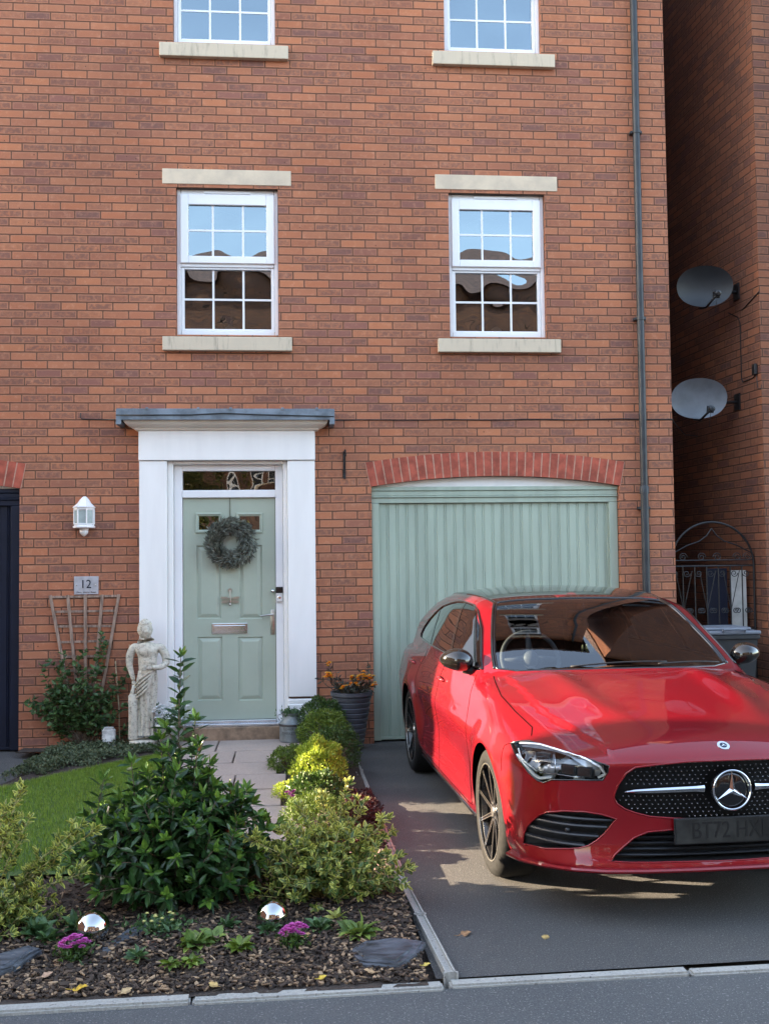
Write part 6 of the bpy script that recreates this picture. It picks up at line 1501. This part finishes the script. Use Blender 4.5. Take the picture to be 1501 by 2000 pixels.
b.build('petals',YEL,t,fix=False); R2_=np.random.RandomState(4); n=420; P=np.array([-.57,-4.83,0])+R2_.normal(size=(n,3))*np.array([.055,.05,0]); P[:,2]=.04+.07*R2_.rand(n); leaves_obj('foliage',[leafset(R2_,P,R2_.normal(size=(n,3))+np.array([0,0,.5]),.028,.015)],G_ROSE,t)
def rosette(x,y,n,L,Wd,m,lab,seed,group,hz=.6,name='primrose_plant'):
    r=np.random.RandomState(seed); t=thing(name,lab,'plant',(x,y,.05),group); S=[]
    a=np.arange(n)*2.4; el=np.linspace(.15,1.15,n); d=np.stack([np.cos(a)*np.cos(el),np.sin(a)*np.cos(el),np.sin(el)*hz],1); P=np.array([[x,y,.05]]*n)+d*.012
    leaves_obj('leaves',[leafset(r,P,d,L*(.8+.4*r.rand(n)),Wd*(.9+.3*r.rand(n)),up=np.array([[0,0,1]]*n),bend=.35,fold=.12)],m,t); return t
PG='leafy primrose plants in the bed'
rosette(-.40,-4.98,26,.075,.045,G_PRIM,'bright green primrose clump in the middle of the bed',61,PG)
rosette(-.33,-4.93,18,.065,.040,G_PRIM,'second primrose rosette touching the clump in the middle of the bed',66,PG)
rosette(.285,-4.93,26,.082,.048,G_PRIM,'large pale green primrose plant behind the flat slate',62,PG)
rosette(-.215,-5.03,22,.055,.030,G_MID,'darker small rosette right of the bright primrose clump',63,PG)
rosette(-.48,-5.18,22,.040,.020,G_MID,'small flat green seedling nearest the kerb',64,PG,.4); rosette(-.40,-5.16,22,.045,.022,G_MID,'low green seedling just right of the one nearest the kerb',67,PG,.4)
rosette(-.62,-5.10,20,.045,.026,G_ROSE,'small dark leafy plant below the tilted slate',72,PG,.9)
rosette(.12,-4.86,24,.060,.032,G_ROSE,'dark leafy plant between the right pink flowers and the large primrose',73,PG,1.0)
rosette(-.28,-4.80,22,.055,.028,G_ROSE,'dark leafy plant at the front foot of the big glossy bush',74,PG,1.0)
rosette(-.10,-4.86,24,.055,.028,G_ROSE,'dark green leafy plant left of the right pink flowers',65,PG,1.0)
rosette(.20,-4.74,14,.045,.022,G_VAR,'small pale variegated seedling above the large primrose',68,PG,1.0)
rosette(-1.08,-4.80,34,.075,.040,G_ROSE,'leafy dark green plant under the left variegated shrub',70,PG,1.2)
rosette(-.92,-4.74,26,.070,.036,G_ROSE,'dark green plant just left of the left mirror ball',71,PG,1.2)
rosette(-1.02,-4.86,22,.060,.034,G_ROSE,'dark leafy plant between the left slate and the left pink flowers',69,PG,.9)
# ---- white flowering plant beside the door
t=thing('white_flower_pot','pale pot of white flowers against the left door pilaster','potted plant',(-1.02,-.30,.08)); b=MB(); b.lathe([(.0,.0),(.085,.0),(.115,.16),(.125,.165),(.125,.185),(.108,.185),(.10,.15)],(-1.02,-.30,.085),28,cap=False); b.build('pot',mat('pale_pot',(.50,.53,.52),.6,var=.1),t,smooth=True)
b=MB(); r=random.Random(5)
for k in range(80): a=r.random()*6.28; q=math.sqrt(r.random()); flower_head(b,(-1.02+.19*q*math.cos(a),-.30+.11*q*math.sin(a),.36+.10*(1-q)+r.uniform(-.05,.05)),.026,8,seed=k,layers=2)
b.build('petals',mat('white_petal',(.80,.80,.78),.6,var=.03),t,fix=False); R2_=np.random.RandomState(6); n=300; P=np.array([-1.02,-.30,.27])+R2_.normal(size=(n,3))*np.array([.06,.05,.05]); leaves_obj('foliage',[leafset(R2_,P,R2_.normal(size=(n,3))+np.array([0,0,.5]),.035,.014)],G_ROSE,t)
# ---- milk churn planter
def churn():
    x,y,z=.008,-.235,.083; t=thing('milk_churn_planter','small galvanised milk churn planter by the doorstep lettered FLOWER MARKET','planter',(x,y,z)); ZN=mat('galvanised',(.24,.265,.27),.5,metal=.35,var=.18,scale=12,bmp=.0008,bscale=30)
    b=MB(); b.lathe([(0,.0),(.100,.0),(.103,.006),(.103,.135),(.106,.138),(.106,.150),(.103,.153),(.098,.165),(.078,.192),(.076,.222),(.092,.240),(.094,.246),(.088,.244),(.070,.22)],(x,y,z),40,cap=False)
    body=b.build('churn_body',ZN,t,auto=35)
    b=MB(); b.lathe([(.1065,.134),(.1075,.140),(.1075,.150),(.1065,.154)],(x,y,z),40,cap=False); b.build('band',mat('dark_band',(.05,.045,.045),.5),t)
    for s in (-1,1): b=MB(); b.tube([(x+s*.086,y,z+.232),(x+s*.112,y,z+.226),(x+s*.116,y,z+.20),(x+s*.098,y,z+.175)],.0045,8); b.build('churn_handle',ZN,t,smooth=True)
    for txt,sz,zz in (('FLOWER',.026,z+.112),('MARKET',.034,z+.078)):
        tb=text_mesh(txt,sz,0,0,zz,.0004,.95); v=[]
        for (a,yy,c) in tb.v: th=a/.104-.28; v.append((x+.1042*math.sin(th),y-.1042*math.cos(th),c))
        mk('lettering',v,tb.f,mat('churn_ink',(.07,.075,.07),.7),body)
    b=MB(); b.lathe([(.0,.215),(.072,.215)],(x,y,z),20,cap=False); b.build('soil',SOIL,t)
    r=np.random.RandomState(17); n=330; P=np.array([x,y,z+.23])+r.normal(size=(n,3))*np.array([.042,.035,.018]); leaves_obj('foliage',[leafset(r,P,r.normal(size=(n,3))*.7+np.array([0,0,.8]),.030,.014)],G_ROSE,t)
churn()
# ---- tall ribbed pot with orange flowers
def tallpot():
    x,y=.530,-.26; t=thing('tall_ribbed_pot','tall tapered slate grey ribbed pot of orange flowers between doorway and garage','planter',(x,y,.0)); m=mat('slate_grey_pot',(.075,.080,.095),.5,var=.15,scale=8)
    pr=[(0,.0),(.088,.0)]; nr=10; H=.50
    for k in range(nr):
        z0=.012+k*(H-.05)/nr; z1=.012+(k+1)*(H-.05)/nr; R_=lambda z:.092+(.175-.092)*(z/H)
        pr+=[(R_(z0)-.004,z0),(R_(z0)+.004,z0+.006),(R_(z1)+.004,z1-.010),(R_(z1)-.004,z1-.003)]
    pr+=[(.176,H-.036),(.182,H-.03),(.184,H),(.170,H),(.160,H-.05)]
    b=MB(); b.lathe(pr,(x,y,0),48,cap=False); b.build('pot',m,t,auto=30)
    b=MB(); b.lathe([(0,H-.04),(.165,H-.04)],(x,y,0),24,cap=False); b.build('soil',SOIL,t)
    r=np.random.RandomState(18); st=[]; heads=[(-.215,.245),(-.235,.13),(-.20,.14),(-.225,.17),(.09,.16),(.06,.12),(.13,.14),(.12,.115),(.155,.12),(.185,.125),(.03,.07),(-.10,.035),(.205,.07),(-.03,.06),(.0,.12)]
    ends=[(a,.0+.05*r.normal(),b_) for a,b_ in heads]+[(.14,0,.22),(.17,.02,.235),(-.30,0,.12),(.18,-.03,.02),(-.15,.0,.18)]
    for a,dy,b_ in ends:
        e=np.array([x+a*.92,y-.03+dy,H+b_]); b0=np.array([x+a*.25,y,H-.04]); st.append(([b0,b0*.5+e*.5+np.array([a*.15,0,.02]),e],.15))
    for k in range(16):
        a=r.rand()*6.28; e=np.array([x+.15*math.cos(a),y+.13*math.sin(a)-.02,H+.03+.06*r.rand()]); st.append(([np.array([x,y,H-.04]),(np.array([x,y,H-.04])+e)/2,e],.2))
    P=[];D=[]; sb=MB()
    for pts,fr in st:
        pts=np.array(pts); sb.tube([Vector(p) for p in pts],[.004,.003,.002],5)
        for k in range(9):
            q=.2+.8*k/8; i=0 if q<.5 else 1; p=pts[i]+(pts[i+1]-pts[i])*(q*2-i); P.append(p); D.append((pts[2]-pts[0])*1.5+r.normal(size=3)*.5)
    P=np.array(P);D=np.array(D); leaves_obj('foliage',[leafset(r,P,D,.055,.014)],leaf_mat('bronze_leaf',(.022,.028,.022),(.06,.075,.05),.5,.1),t); sb.build('stems',BARK_,t)
    OM=[mat('orange_petal',(.90,.36,.02),.5,var=.1,scale=50),mat('amber_petal',(.95,.55,.07),.5,var=.1,scale=50)]
    for k,(a,b_) in enumerate(heads):
        b=MB(); c=Vector((x+a*.92,y-.07,H+b_))
        for j in range(4): flower_head(b,c+Vector((rnd.uniform(-.020,.020),rnd.uniform(-.02,.0),rnd.uniform(-.018,.018))),.030,7,m=(k+j)%2,seed=k*3+j,layers=3)
        b.build('flower_head',OM,t,fix=False)
tallpot()
b=MB(); b.box(-1.60,-.24,.06,-1.49,-.18,.22,bev=.01); b.box(-1.585,-.235,.22,-1.505,-.185,.235); tag(b.build('white_stone_block',mat('painted_block',(.62,.62,.60),.8,var=.25,scale=14),base=(-1.545,-.21,.06)),'small whitish block at the foot of the climbing rose','stone')

# ---- a street tree over the road, seen as gold and green in the fanlight
t=thing('street_tree','small golden green tree across the road, mirrored in the fanlight','tree',(-2.7,-17.5,0)); b=MB()
b.tube([(-2.7,-17.5,0),(-2.68,-17.5,1.2),(-2.72,-17.48,2.4),(-2.6,-17.5,3.6),(-2.65,-17.45,4.8)],[.13,.10,.08,.05,.02],10)
r=np.random.RandomState(30); C=[]
for k in range(34):
    a=r.rand()*6.28; q=.5+1.0*r.rand(); z=2.6+3.0*r.rand(); q*=1-abs(z-4)/3.2; c=(-2.7+q*math.cos(a),-17.5+q*math.sin(a),z); C.append(c); b.tube([(-2.68,-17.5,z-.7),((c[0]-2.68)/2,(c[1]-17.5)/2,z-.3),c],[.03,.02,.008],5)
b.build('trunk',BARK_,t,smooth=True); n=9000; ci=r.randint(0,len(C),n); P=np.array(C)[ci]+r.normal(size=(n,3))*.26
leaves_obj('crown',[leafset(r,P,r.normal(size=(n,3)),.11,.07)],leaf_mat('autumn_leaf',(.10,.14,.03),(.42,.30,.05),.5,.3),t)
